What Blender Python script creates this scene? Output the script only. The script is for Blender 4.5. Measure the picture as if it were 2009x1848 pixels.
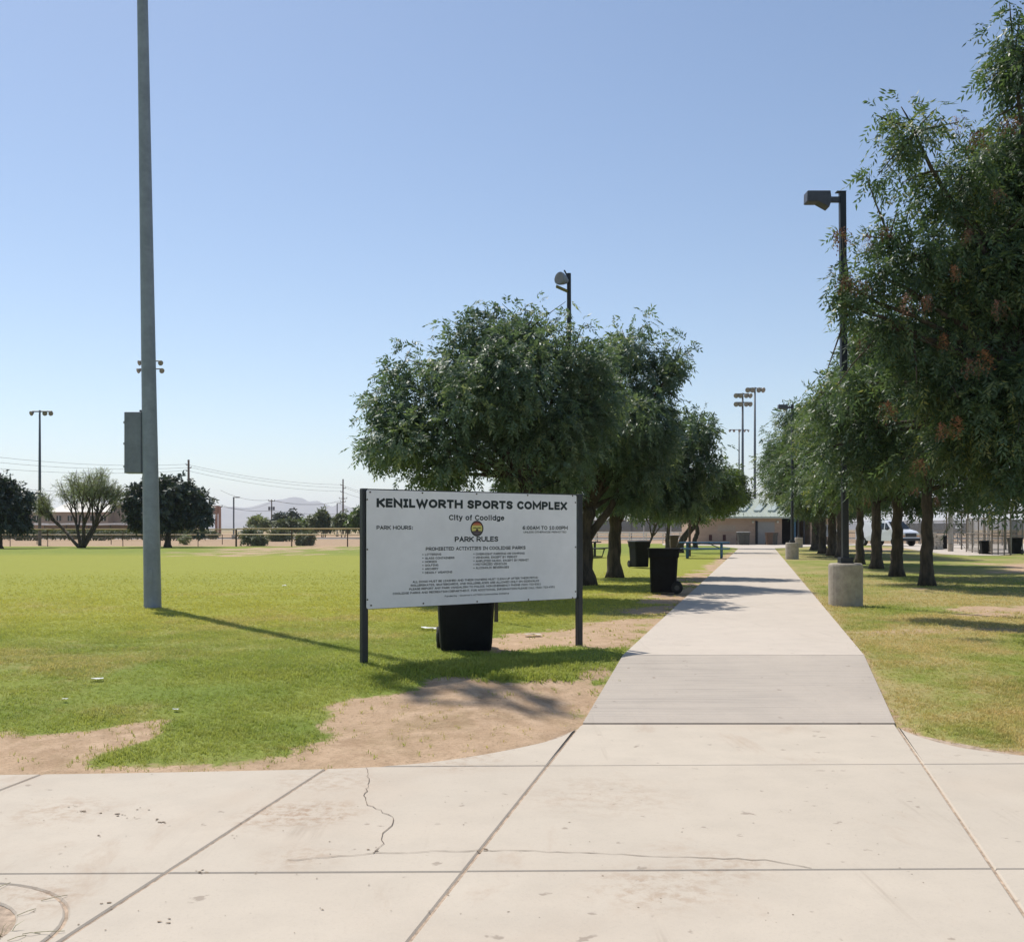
import bpy, bmesh, math, random
import numpy as np
from mathutils import Vector, Matrix

for o in list(bpy.data.objects):
    bpy.data.objects.remove(o)
scene = bpy.context.scene
col = scene.collection
R = math.radians

# ---------------------------------------------------------------- camera, sky, sun, exposure
F, CX, HY, H = 2009.0, 1004.5, 1039.0, 1.35      # focal length, centre and horizon in photograph units; eye height
cam_d = bpy.data.cameras.new('camera')
cam = bpy.data.objects.new('camera', cam_d)
col.objects.link(cam)
cam.location = (0, 0, H)
cam.rotation_euler = (R(90), 0, 0)
cam_d.sensor_fit = 'HORIZONTAL'
cam_d.sensor_width = 36.0
cam_d.lens = 36.0
cam_d.shift_y = (HY - 924.0) / 2009.0
cam_d.clip_start = 0.05
cam_d.clip_end = 40000
scene.camera = cam

SUN_EL, SUN_AZ = R(57), math.atan2(-0.59, 0.807)
w = bpy.data.worlds.new('World')
scene.world = w
w.use_nodes = True
wn = w.node_tree.nodes
sky = wn.new('ShaderNodeTexSky')
sky.sky_type = 'NISHITA'
sky.sun_disc = False
sky.sun_elevation = SUN_EL
sky.sun_rotation = SUN_AZ
sky.altitude = 400
sky.air_density = 1.0
sky.dust_density = 0.6
sky.ozone_density = 1.5
wn['Background'].inputs['Strength'].default_value = 0.13
w.node_tree.links.new(sky.outputs[0], wn['Background'].inputs['Color'])

sun_d = bpy.data.lights.new('sun', 'SUN')
sun_d.energy = 5.0
sun_d.angle = R(0.53)
sun_d.color = (1.0, 0.945, 0.86)
sun = bpy.data.objects.new('sun', sun_d)
col.objects.link(sun)
sdir = Vector((math.sin(SUN_AZ) * math.cos(SUN_EL), math.cos(SUN_AZ) * math.cos(SUN_EL), math.sin(SUN_EL)))
sun.rotation_euler = sdir.to_track_quat('Z', 'Y').to_euler()
sun.location = sdir * 50

scene.view_settings.view_transform = 'Standard'
scene.view_settings.look = 'None'
scene.view_settings.gamma = 1
scene.view_settings.exposure = 0.0
scene.view_settings.use_curve_mapping = False
scene.render.engine = 'CYCLES'
scene.cycles.use_denoising = True
scene.cycles.max_bounces = 6
scene.cycles.diffuse_bounces = 3
scene.cycles.glossy_bounces = 2
scene.cycles.transmission_bounces = 4
scene.cycles.transparent_max_bounces = 12
scene.cycles.volume_bounces = 1
scene.cycles.sample_clamp_indirect = 6

# ---------------------------------------------------------------- helpers: mapping, meshes, materials
def path_c(y):
    return -0.167 + 0.2412 * y

PW = 1.297
EDGE_L = [(-6.5, 6.66), (-3.37, 6.75), (-1.72, 6.87), (-0.93, 6.97), (-0.375, 7.22), (0.174, 7.70), (0.42, 8.06), (0.583, 8.49)]
EDGE_R = [(3.177, 8.49), (3.16, 8.10), (3.29, 7.66), (3.47, 7.45), (3.70, 7.30), (4.1, 7.2), (6.5, 7.12)]

def ye(x):
    xs = [p[0] for p in EDGE_L] + [3.179, 3.29, 3.47, 3.70, 4.1, 6.5]
    ys = [p[1] for p in EDGE_L] + [8.48, 7.66, 7.45, 7.30, 7.2, 7.12]
    return np.interp(x, xs, ys)

DROP = 0.26

def surf(x, y):
    """ground level: flat park at 0, falling to the street apron"""
    x = np.asarray(x, float); y = np.asarray(y, float)
    e = ye(x)
    off = np.clip((np.abs(x - path_c(y)) - PW) / 0.8, 0, 1)
    e = np.where(y > 8.2, 8.49 * (1 - off) + e * off, e)
    top = 11.02 - 0.55 * off
    t = np.clip((top - y) / np.maximum(top - e, 0.2), 0, 1)
    ts = t * t * (3 - 2 * t)
    return -DROP * (t * (1 - off) + (0.5 * t + 0.5 * ts) * off)

def G(px, py, z=None):
    """the point of the ground seen at a place in the photograph"""
    dx, dz = (px - CX) / F, -(py - HY) / F
    if z is not None:
        d = (z - H) / dz
        return Vector((dx * d, d, z))
    d = H / -dz
    for _ in range(40):
        d = 0.5 * d + 0.5 * (float(surf(dx * d, d)) - H) / dz
    return Vector((dx * d, d, float(surf(dx * d, d))))

def At(px, py, d):
    return Vector(((px - CX) / F * d, d, H - (py - HY) / F * d))

def link(name, me, mat=None, parent=None, smooth=False, kind=None, label=None, cat=None, group=None):
    o = bpy.data.objects.new(name, me)
    col.objects.link(o)
    if mat is not None and len(me.materials) == 0:
        me.materials.append(mat)
    if parent is not None:
        o.parent = parent
    if smooth:
        me.polygons.foreach_set('use_smooth', [True] * len(me.polygons))
    tag(o, label, cat, group, kind)
    return o

def tag(o, label=None, cat=None, group=None, kind=None):
    if label: o['label'] = label
    if cat: o['category'] = cat
    if group: o['group'] = group
    if kind: o['kind'] = kind
    return o

def thing(name, label, cat, loc=(0, 0, 0), rz=0.0, group=None):
    o = bpy.data.objects.new(name, None)
    col.objects.link(o)
    o.empty_display_size = 0.2
    o.location = loc
    o.rotation_euler = (0, 0, rz)
    return tag(o, label, cat, group)

def copy_tree(o, parent=None):
    c = o.copy()
    col.objects.link(c)
    c.parent = parent
    for ch in list(o.children):
        copy_tree(ch, c)
    return c

class MB:
    def __init__(s):
        s.v, s.f = [], []
    def add(s, vs, fs):
        k = len(s.v)
        s.v += [tuple(v) for v in vs]
        s.f += [tuple(i + k for i in f) for f in fs]
        return s
    def box(s, c, size, rz=0.0, rx=0.0, ry=0.0):
        hx, hy, hz = size[0] / 2, size[1] / 2, size[2] / 2
        m = Matrix.Translation(c) @ Matrix.Rotation(rz, 4, 'Z') @ Matrix.Rotation(ry, 4, 'Y') @ Matrix.Rotation(rx, 4, 'X')
        vs = [m @ Vector((x * hx, y * hy, z * hz)) for x in (-1, 1) for y in (-1, 1) for z in (-1, 1)]
        return s.add(vs, [(0, 1, 3, 2), (4, 6, 7, 5), (0, 4, 5, 1), (2, 3, 7, 6), (0, 2, 6, 4), (1, 5, 7, 3)])
    def tube(s, pts, radii, n=8, cap=True, square=False):
        pts = [Vector(p) for p in pts]
        if not hasattr(radii, '__len__'):
            radii = [radii] * len(pts)
        ref = None
        rings = []
        k = len(s.v)
        for i, p in enumerate(pts):
            a = pts[min(i + 1, len(pts) - 1)] - pts[max(i - 1, 0)]
            if a.length < 1e-9: a = Vector((0, 0, 1))
            a.normalize()
            if ref is None:
                ref = Vector((1, 0, 0)) if abs(a.x) < 0.9 else Vector((0, 1, 0))
            u = (ref - a * ref.dot(a)).normalized()
            ref = u
            vv = a.cross(u)
            for j in range(n):
                an = 2 * math.pi * (j + 0.5) / n
                s.v.append(tuple(p + (u * math.cos(an) + vv * math.sin(an)) * radii[i]))
        for i in range(len(pts) - 1):
            for j in range(n):
                a0 = k + i * n + j; a1 = k + i * n + (j + 1) % n
                s.f.append((a0, a1, a1 + n, a0 + n))
        if cap:
            s.f.append(tuple(k + j for j in reversed(range(n))))
            s.f.append(tuple(k + (len(pts) - 1) * n + j for j in range(n)))
        return s
    def prism(s, poly, axis, t0, t1):
        """a 2D outline pulled along an axis; poly holds the two other coordinates in order"""
        n = len(poly)
        def mk(p, t):
            if axis == 'x': return (t, p[0], p[1])
            if axis == 'y': return (p[0], t, p[1])
            return (p[0], p[1], t)
        return s.add([mk(p, t0) for p in poly] + [mk(p, t1) for p in poly],
                     [tuple(range(n))[::-1], tuple(range(n, 2 * n))] + [(i, (i + 1) % n, n + (i + 1) % n, n + i) for i in range(n)])
    def loft(s, rings):
        k = len(s.v); n = len(rings[0])
        for r in rings: s.v += [tuple(p) for p in r]
        for i in range(len(rings) - 1):
            for j in range(n):
                s.f.append((k + i * n + j, k + i * n + (j + 1) % n, k + (i + 1) * n + (j + 1) % n, k + (i + 1) * n + j))
        s.f.append(tuple(k + j for j in reversed(range(n))))
        s.f.append(tuple(k + (len(rings) - 1) * n + j for j in range(n)))
        return s
    def mesh(s, name, bevel=0.0, seg=1):
        me = bpy.data.meshes.new(name)
        me.from_pydata(s.v, [], s.f)
        bm = bmesh.new(); bm.from_mesh(me)
        bmesh.ops.recalc_face_normals(bm, faces=bm.faces)
        if bevel > 0:
            es = [e for e in bm.edges if len(e.link_faces) == 2 and e.calc_face_angle() > 0.6]
            bmesh.ops.bevel(bm, geom=es, offset=bevel, segments=seg, affect='EDGES', clamp_overlap=True)
        bm.to_mesh(me); bm.free()
        return me
    def obj(s, name, mat, parent=None, bevel=0.0, seg=1, **kw):
        return link(name, s.mesh(name, bevel, seg), mat, parent, **kw)

def big_mesh(name, V, Q, attrs=None):
    me = bpy.data.meshes.new(name)
    V = np.ascontiguousarray(V, np.float32); Q = np.ascontiguousarray(Q, np.int32)
    me.vertices.add(len(V)); me.vertices.foreach_set('co', V.ravel())
    me.loops.add(Q.size); me.loops.foreach_set('vertex_index', Q.ravel())
    me.polygons.add(len(Q)); me.polygons.foreach_set('loop_start', np.arange(0, Q.size, Q.shape[1], dtype=np.int32))
    me.update(calc_edges=True)
    for k, (dom, a) in (attrs or {}).items():
        at = me.attributes.new(k, 'FLOAT', dom)
        at.data.foreach_set('value', np.ascontiguousarray(a, np.float32))
    return me

# --- materials
class NT:
    def __init__(s, name):
        s.m = bpy.data.materials.new(name)
        s.m.use_nodes = True
        s.t = s.m.node_tree
        s.b = s.t.nodes['Principled BSDF']
        s.out = s.t.nodes['Material Output']
    def n(s, typ, **kw):
        nd = s.t.nodes.new(typ)
        for k, v in kw.items():
            if k.startswith('i_'):
                key = k[2:]
                nd.inputs[int(key) if key.isdigit() else key.replace('_', ' ')].default_value = v
            else:
                setattr(nd, k, v)
        return nd
    def l(s, a, b):
        s.t.links.new(a, b)
    def mix(s, fac, a, b, mode='MIX'):
        nd = s.t.nodes.new('ShaderNodeMix'); nd.data_type = 'RGBA'; nd.blend_type = mode
        for i, x in ((0, fac), (6, a), (7, b)):
            if isinstance(x, (int, float)): nd.inputs[i].default_value = x
            elif isinstance(x, tuple): nd.inputs[i].default_value = (*x, 1) if len(x) == 3 else x
            else: s.l(x, nd.inputs[i])
        return nd.outputs[2]
    def math(s, op, a, b=0.0, clamp=False):
        nd = s.t.nodes.new('ShaderNodeMath'); nd.operation = op; nd.use_clamp = clamp
        for i, x in ((0, a), (1, b)):
            if isinstance(x, (int, float)): nd.inputs[i].default_value = x
            else: s.l(x, nd.inputs[i])
        return nd.outputs[0]
    def ramp(s, fac, a, b):
        nd = s.t.nodes.new('ShaderNodeMapRange'); nd.interpolation_type = 'SMOOTHSTEP'
        nd.inputs[1].default_value = a; nd.inputs[2].default_value = b
        s.l(fac, nd.inputs[0])
        return nd.outputs[0]
    def noise(s, scale, detail=4, rough=0.55, vec=None, dist=0.0, stretch=None):
        nd = s.n('ShaderNodeTexNoise')
        nd.inputs['Scale'].default_value = scale; nd.inputs['Detail'].default_value = detail
        nd.inputs['Roughness'].default_value = rough; nd.inputs['Distortion'].default_value = dist
        if vec is None: vec = s.pos()
        if stretch:
            mp = s.n('ShaderNodeMapping'); mp.inputs['Scale'].default_value = stretch[:3]
            if len(stretch) > 3: mp.inputs['Rotation'].default_value = (0, 0, stretch[3])
            s.l(vec, mp.inputs['Vector']); vec = mp.outputs[0]
        s.l(vec, nd.inputs['Vector'])
        return nd.outputs['Fac']
    def pos(s):
        return s.n('ShaderNodeNewGeometry').outputs['Position']
    def objc(s):
        return s.n('ShaderNodeTexCoord').outputs['Object']
    def attr(s, name, typ='GEOMETRY'):
        return s.n('ShaderNodeAttribute', attribute_name=name, attribute_type=typ).outputs['Fac']
    def bump(s, h, strength=0.3, dist=0.02):
        nd = s.n('ShaderNodeBump'); nd.inputs['Strength'].default_value = strength; nd.inputs['Distance'].default_value = dist
        s.l(h, nd.inputs['Height']); s.l(nd.outputs[0], s.b.inputs['Normal'])
    def set(s, color=None, rough=None, metal=None, spec=None):
        if color is not None:
            if isinstance(color, tuple): s.b.inputs['Base Color'].default_value = (*color, 1)
            else: s.l(color, s.b.inputs['Base Color'])
        if rough is not None: s.b.inputs['Roughness'].default_value = rough
        if metal is not None: s.b.inputs['Metallic'].default_value = metal
        if spec is not None: s.b.inputs['Specular IOR Level'].default_value = spec
        return s

M = {}
def simple(name, c, rough=0.6, metal=0.0, var=0.18, scale=6.0, bump=0.0, spec=None):
    """plain paint or stuff with slight wear so that it is not uniform"""
    t = NT(name)
    n1 = t.noise(scale, 5, 0.6, t.objc())
    n2 = t.noise(scale * 7, 3, 0.6, t.objc())
    f = t.math('ADD', t.math('MULTIPLY', n1, 0.7), t.math('MULTIPLY', n2, 0.3))
    dark = tuple(x * (1 - var * 1.6) for x in c); lite = tuple(min(1, x * (1 + var)) for x in c)
    t.set(t.mix(t.ramp(f, 0.3, 0.7), dark, lite), rough, metal, spec)
    if bump: t.bump(n2, bump, 0.01)
    M[name] = t.m
    return t.m

simple('dark_post', (0.018, 0.022, 0.03), 0.5)
simple('sign_white', (0.80, 0.80, 0.83), 0.35, var=0.05, scale=1.2)
simple('sign_edge', (0.05, 0.06, 0.06), 0.5)
simple('letter', (0.006, 0.016, 0.02), 0.5, var=0.1)
simple('bolt', (0.10, 0.08, 0.06), 0.5, 0.6)
simple('bin_plastic', (0.0045, 0.0055, 0.007), 0.65, var=0.35, scale=4, spec=0.2)
simple('bin_lid', (0.008, 0.010, 0.012), 0.55, var=0.35, scale=4, spec=0.3)
simple('bin_grey', (0.055, 0.055, 0.05), 0.45)
simple('bin_brown', (0.09, 0.05, 0.032), 0.45)
simple('lid_pale', (0.33, 0.33, 0.31), 0.45)
simple('rubber', (0.012, 0.012, 0.012), 0.8)
simple('galvanised', (0.25, 0.28, 0.35), 0.55, 0.0, var=0.14, scale=1.6)
simple('galv_light', (0.34, 0.35, 0.36), 0.5, 0.2)
simple('far_pole', (0.10, 0.115, 0.14), 0.6, var=0.1)
simple('fixture', (0.17, 0.165, 0.17), 0.5, 0.1)
simple('box_grey', (0.19, 0.21, 0.26), 0.55, var=0.12, scale=2)
simple('lamp_dark', (0.075, 0.077, 0.10), 0.5)
simple('lens', (0.22, 0.20, 0.19), 0.3)
simple('blue_paint', (0.045, 0.14, 0.24), 0.5, var=0.25)
simple('table_dark', (0.04, 0.05, 0.05), 0.6)
simple('steel_brown', (0.09, 0.05, 0.035), 0.7)
simple('wood_pole', (0.11, 0.085, 0.07), 0.9)
simple('white_pipe', (0.62, 0.62, 0.6), 0.5)
simple('yellow_cap', (0.46, 0.33, 0.13), 0.5, var=0.2, scale=0.4)
simple('van_white', (0.74, 0.76, 0.8), 0.25, var=0.04)
simple('van_dark', (0.02, 0.021, 0.023), 0.5)
simple('van_glass', (0.02, 0.025, 0.028), 0.08, var=0.1)
simple('headlight', (0.7, 0.66, 0.55), 0.15)
simple('amber', (0.7, 0.25, 0.03), 0.3)
simple('roof_green', (0.42, 0.46, 0.39), 0.5, var=0.08, scale=0.6)
simple('skylight', (0.5, 0.55, 0.5), 0.3)
simple('door_grey', (0.30, 0.28, 0.26), 0.6, var=0.07, scale=0.5)
simple('dark_frame_recess_shade', (0.018, 0.018, 0.022), 0.7)
simple('vent_red', (0.075, 0.025, 0.022), 0.7)
simple('wall_patch', (0.40, 0.31, 0.24), 0.85, var=0.07, scale=0.8)
simple('lamp_globe', (0.6, 0.58, 0.52), 0.4)
simple('school_tan', (0.33, 0.265, 0.22), 0.9, var=0.08, scale=0.1)
simple('school_roof', (0.66, 0.62, 0.56), 0.7, var=0.05, scale=0.1)
simple('portal_red', (0.34, 0.20, 0.15), 0.8, var=0.08, scale=0.2)
simple('canopy_white', (0.72, 0.72, 0.72), 0.6, var=0.04)
simple('bus_yellow', (0.62, 0.36, 0.04), 0.4)
simple('wire', (0.05, 0.055, 0.06), 0.7)
simple('paper', (0.78, 0.78, 0.76), 0.8, var=0.05)
simple('stone', (0.52, 0.46, 0.38), 0.9)
simple('crack', (0.16, 0.12, 0.09), 0.95, var=0.3, scale=20)
simple('fence_steel', (0.24, 0.23, 0.21), 0.6, 0.2)
simple('fence_brown', (0.20, 0.17, 0.14), 0.7, 0.1)
simple('seed', (0.25, 0.115, 0.065), 0.8, var=0.55, scale=22)
simple('concrete_base', (0.40, 0.35, 0.285), 0.9, var=0.14, scale=9, bump=0.5)
for nm, c in (('emblem_ring', (0.012, 0.012, 0.014)), ('emblem_yellow', (0.62, 0.56, 0.16)), ('emblem_orange', (0.50, 0.17, 0.06)),
              ('emblem_red', (0.30, 0.05, 0.04)), ('emblem_brown', (0.07, 0.035, 0.03)), ('emblem_olive', (0.06, 0.07, 0.025)), ('emblem_plum', (0.10, 0.075, 0.09))):
    simple(nm, c, 0.5, var=0.05)

def net_mat(name, c, cover):
    t = NT(name)
    t.set(c, 0.8)
    tr = t.n('ShaderNodeBsdfTransparent')
    mx = t.n('ShaderNodeMixShader'); mx.inputs[0].default_value = cover
    t.l(tr.outputs[0], mx.inputs[1]); t.l(t.b.outputs[0], mx.inputs[2]); t.l(mx.outputs[0], t.out.inputs['Surface'])
    M[name] = t.m
net_mat('chain_link', (0.25, 0.23, 0.21), 0.16)
net_mat('chain_dense', (0.22, 0.20, 0.17), 0.42)
net_mat('wind_screen', (0.055, 0.06, 0.062), 0.82)

def leaf_mat(name, dark, mid, pale, trans=0.22, rough=0.42, tip=None):
    t = NT(name)
    f = t.attr('tint')
    c = t.mix(t.ramp(f, 0.0, 0.6), dark, mid)
    c = t.mix(t.ramp(f, 0.62, 1.0), c, pale)
    t.set(c, rough, spec=0.5)
    tl = t.n('ShaderNodeBsdfTranslucent')
    t.l(t.mix(1.0, c, (1.5, 1.5, 0.7), 'MULTIPLY'), tl.inputs['Color'])
    mx = t.n('ShaderNodeMixShader'); mx.inputs[0].default_value = trans
    t.l(t.b.outputs[0], mx.inputs[1]); t.l(tl.outputs[0], mx.inputs[2]); t.l(mx.outputs[0], t.out.inputs['Surface'])
    M[name] = t.m
leaf_mat('leaf_ash', (0.044, 0.078, 0.062), (0.12, 0.18, 0.125), (0.28, 0.32, 0.20), 0.34, 0.50)
leaf_mat('leaf_pistache', (0.032, 0.064, 0.044), (0.092, 0.145, 0.076), (0.27, 0.28, 0.12), 0.36, 0.48)
leaf_mat('leaf_young', (0.06, 0.10, 0.025), (0.10, 0.15, 0.04), (0.17, 0.21, 0.06), 0.35)
leaf_mat('leaf_olive', (0.15, 0.19, 0.09), (0.22, 0.26, 0.13), (0.30, 0.33, 0.17), 0.25, 0.6)
leaf_mat('leaf_dark', (0.026, 0.040, 0.038), (0.048, 0.070, 0.058), (0.10, 0.13, 0.10), 0.12, 0.55)
leaf_mat('leaf_far', (0.08, 0.10, 0.055), (0.115, 0.14, 0.07), (0.17, 0.195, 0.09), 0.2, 0.6)

t = NT('bark')
o_ = t.objc()
n1 = t.noise(9, 6, 0.65, o_, stretch=(1, 1, 0.25)); n2 = t.noise(40, 4, 0.6, o_, stretch=(1, 1, 0.3))
t.set(t.mix(t.ramp(n1, 0.3, 0.7), (0.035, 0.028, 0.023), (0.11, 0.085, 0.065)), 0.95)
t.bump(t.math('ADD', n1, t.math('MULTIPLY', n2, 0.5)), 0.9, 0.03)
M['bark'] = t.m

# ---------------------------------------------------------------- ground
rng = np.random.default_rng(7)

def vnoise(x, y, s, seed=0):
    """smooth value noise"""
    g = np.random.default_rng(seed).random((256, 256))
    X, Y = x / s, y / s
    xi = np.floor(X).astype(int); yi = np.floor(Y).astype(int)
    fx = X - xi; fy = Y - yi
    fx = fx * fx * (3 - 2 * fx); fy = fy * fy * (3 - 2 * fy)
    a = g[xi % 256, yi % 256]; b = g[(xi + 1) % 256, yi % 256]; c = g[xi % 256, (yi + 1) % 256]; d = g[(xi + 1) % 256, (yi + 1) % 256]
    return (a * (1 - fx) + b * fx) * (1 - fy) + (c * (1 - fx) + d * fx) * fy

def fbm(x, y, s, seed=0):
    return (vnoise(x, y, s, seed) + 0.5 * vnoise(x, y, s / 2.1, seed + 1) + 0.25 * vnoise(x, y, s / 4.3, seed + 2)) / 1.75

def sdf(px, py, poly):
    """signed distance to a polygon, negative inside"""
    P = np.array([(p[0], p[1]) for p in poly]); Q = np.roll(P, -1, 0)
    d = np.full(px.shape, 1e9); inside = np.zeros(px.shape, bool)
    for a, b in zip(P, Q):
        e = b - a
        t = np.clip(((px - a[0]) * e[0] + (py - a[1]) * e[1]) / (e @ e + 1e-9), 0, 1)
        d = np.minimum(d, np.hypot(px - a[0] - t * e[0], py - a[1] - t * e[1]))
        cr = ((a[1] > py) != (b[1] > py)) & (px < (b[0] - a[0]) * (py - a[1]) / (b[1] - a[1] + 1e-12) + a[0])
        inside ^= cr
    return np.where(inside, -d, d)

DIRT = [  # outline in the photograph, softness in metres, strength
    ([(455, 1516), (560, 1474), (640, 1432), (680, 1392), (760, 1366), (850, 1338), (1020, 1334), (1130, 1316), (1222, 1292), (1150, 1425), (1050, 1470), (900, 1500), (735, 1512)], 0.42, 1.0),
    ([(-300, 1440), (0, 1432), (120, 1436), (205, 1424), (330, 1408), (260, 1450), (185, 1472), (150, 1520), (-300, 1530)], 0.16, 1.0),
    ([(860, 1262), (990, 1240), (1130, 1222), (1240, 1212), (1300, 1200), (1232, 1266), (1185, 1272), (1100, 1262), (960, 1280)], 0.5, 1.0),
    ([(1225, 1200), (1300, 1165), (1350, 1140), (1400, 1100), (1440, 1078), (1450, 1078), (1380, 1150), (1300, 1240)], 0.7, 0.9),
    ([(1310, 1130), (1400, 1122), (1385, 1136), (1310, 1142)], 1.0, 0.9),
    ([(1640, 1232), (1800, 1226), (2100, 1222), (2100, 1238), (1800, 1242), (1700, 1246)], 0.6, 0.55),
    ([(1850, 1186), (2200, 1178), (2200, 1202), (1920, 1205)], 1.0, 0.9),
    ([(1770, 1152), (1840, 1150), (1830, 1162), (1790, 1162)], 0.8, 0.7),
    ([(1940, 1106), (2200, 1100), (2200, 1122), (1990, 1122)], 2.0, 0.95),
    ([(1640, 1074), (1790, 1072), (1800, 1082), (1660, 1082)], 4.0, 0.8),
    ([(1762, 1432), (1800, 1440), (1870, 1470), (1810, 1462)], 0.15, 0.6),
    ([(455, 1078), (520, 1074), (640, 1071), (700, 1070), (640, 1075), (500, 1087), (440, 1088)], 8.0, 0.9),
]

def spaced(lo, mid0, mid1, hi, step, grow=1.22):
    a = list(np.arange(mid0, mid1 + 1e-6, step))
    s = step; v = a[-1]
    while v < hi:
        s *= grow; v += s; a.append(min(v, hi))
    s = step; v = a[0]; b = []
    while v > lo:
        s *= grow; v -= s; b.append(max(v, lo))
    return np.array(b[::-1] + a)

gx = spaced(-11500, -9.0, 9.5, 11500, 0.11, 1.06)
gy = spaced(-600, 6.2, 17.0, 12000, 0.11, 1.03)
GX, GY = np.meshgrid(gx, gy)
vx, vy = GX.ravel(), GY.ravel()
near = np.clip((60 - np.hypot(vx, vy)) / 50, 0, 1)
vz = surf(vx, vy) - 0.022 + near * 0.02 * (fbm(vx, vy, 0.7, 3) - 0.5)
# never above the paving
inpath = (np.abs(vx - path_c(vy)) < PW + 0.10) & (vy > 8.2)
inapron = vy < ye(vx) + 0.12
vz = np.where(inpath | inapron, np.minimum(vz, surf(vx, vy) - 0.026), vz)

vz = np.where(vy < ye(vx) - 0.14, -DROP - 0.16, vz)
dirt = np.zeros_like(vx)
wob = (fbm(vx, vy, 0.55, 11) - 0.5)
wob2 = (fbm(vx, vy, 3.0, 21) - 0.5)
sel = (vy > 4) & (vy < 140) & (np.abs(vx) < 120)
for poly, soft, amt in DIRT:
    wp = [G(*p) for p in poly]
    d = sdf(vx[sel], vy[sel], wp) + wob[sel] * soft * 2.2 + wob2[sel] * soft
    k = np.clip(0.5 - d / (2 * soft), 0, 1)
    dirt[sel] = np.maximum(dirt[sel], amt * k * k * (3 - 2 * k))
# a worn band along the path edges
u = np.abs(vx - path_c(vy)) - PW
band = np.where((vy > 8.2) & (u > -0.05), np.clip(1 - u / 0.22, 0, 1), 0) * (0.35 + 0.6 * fbm(vx, vy, 0.8, 5))
dirt = np.maximum(dirt, band * 0.8)
e_ = vy - ye(vx)
dirt = np.maximum(dirt, np.where((e_ > -0.2) & (e_ < 0.7) & (np.abs(vx - path_c(vy)) > PW), np.clip(1.05 - e_ / (0.18 + 0.55 * fbm(vx, vy, 0.6, 15)), 0, 1) * 0.85, 0))
beyond = (vy > 80) & (vx < 45)
dirt = np.where(beyond & (vx < -2), np.maximum(dirt, np.clip((vy - 83) / 3, 0, 1)), dirt)
dirt = np.where((vy > 98) & (vx >= -2), np.maximum(dirt, np.clip((vy - 98) / 4, 0, 1)), dirt)
dirt = np.where(vy > 400, 0.55, dirt)
# dryness: sparse straw-coloured turf
dry = np.clip(0.30 + 1.5 * (fbm(vx, vy, 2.2, 31) - 0.45) + 0.9 * (fbm(vx, vy, 0.5, 33) - 0.5) + 0.8 * np.clip(dirt, 0, 0.6), 0, 1)
right = np.clip((vx - path_c(vy)) / 1.5, 0, 1)
dry = np.clip(dry * (0.72 + 0.28 * right) + right * (0.30 + 0.5 * (fbm(vx, vy, 3.5, 41) - 0.4)), 0, 1)
dry = np.where((right < 0.5) & (vy > 22), dry * 0.45, dry)
lush = np.exp(-(((vx + 0.3) / 1.9) ** 2 + ((vy - 10.2) / 0.75) ** 2))
dry = np.clip(dry - 0.8 * lush, 0, 1)
# the mown outfield has turned yellow-green beyond the watered strip
lim = 14.4 + 0.12 * vx + 1.2 * (fbm(vx, vy, 4, 51) - 0.5)
gold = 0.85 * np.clip((vy - lim + 1.5) / 4.0, 0, 1) * (1 - right) * np.clip(0.35 + 1.2 * vnoise(vx * 0.15, vy, 7.0, 61), 0, 1)
gold *= np.clip((62 - vy) / 8, 0.12, 1)

ny, nx = GX.shape
idx = np.arange(nx * ny).reshape(ny, nx)
Q = np.stack([idx[:-1, :-1], idx[:-1, 1:], idx[1:, 1:], idx[1:, :-1]], -1).reshape(-1, 4)
# density of standing blades
dist = np.hypot(vx, vy)
dens = np.interp(dist, [6.5, 9, 13, 18, 25, 36], [1100, 950, 560, 230, 60, 0])
dens *= np.clip(1.12 - 1.5 * dirt, 0.03, 1) * np.clip(-0.15 + 2.1 * fbm(vx, vy, 0.42, 71), 0.22, 1.15)
vis = (vy > 6) & (np.abs(vx) < 0.56 * vy + 0.8) & (~inapron) & ((vy < 8.2) | (np.abs(vx - path_c(vy)) > PW + 0.03))
vis &= vy > ye(vx) + 0.04
dens = np.where(vis, dens, 0)
gme = big_mesh('ground', np.stack([vx, vy, vz], 1), Q,
               {'dirt': ('POINT', dirt), 'dry': ('POINT', dry), 'gold': ('POINT', gold)})

def lawn_colour(t, src):
    dry_, gold_ = t.attr('dry', src), t.attr('gold', src)
    p = t.pos()
    n = t.noise(0.9, 4, 0.6, p)
    n2 = t.noise(7, 3, 0.6, p)
    c = t.mix(t.ramp(n, 0.3, 0.7), (0.235, 0.31, 0.052), (0.335, 0.385, 0.078))
    c = t.mix(gold_, c, (0.43, 0.435, 0.07))
    d = t.math('ADD', t.math('MULTIPLY', dry_, 0.75), t.math('MULTIPLY', t.math('SUBTRACT', n2, 0.5), 0.7), True)
    return t.mix(t.ramp(d, 0.15, 0.95), c, (0.55, 0.44, 0.20))

t = NT('turf')
c = lawn_colour(t, 'GEOMETRY')
p = t.pos()
nf = t.noise(38, 5, 0.7, p); nm = t.noise(5, 5, 0.65, p); nl = t.noise(0.6, 4, 0.6, p)
c = t.mix(t.ramp(nf, 0.25, 0.70), t.mix(0.62, c, (0.06, 0.06, 0.02)), t.mix(1.0, c, (0.86, 0.86, 0.86), 'MULTIPLY'))
patch = t.noise(2.4, 5, 0.7, p)
c = t.mix(t.math('MULTIPLY', t.ramp(patch, 0.56, 0.70), 0.35), c, (0.09, 0.13, 0.025))
soil = t.mix(t.ramp(nm, 0.3, 0.72), (0.37, 0.25, 0.155), (0.575, 0.415, 0.28))
soil = t.mix(t.ramp(nl, 0.35, 0.7), soil, (0.49, 0.345, 0.225))
soil = t.mix(t.math('MULTIPLY', t.ramp(nf, 0.50, 0.75), 0.75), soil, (0.20, 0.14, 0.08))
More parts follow.
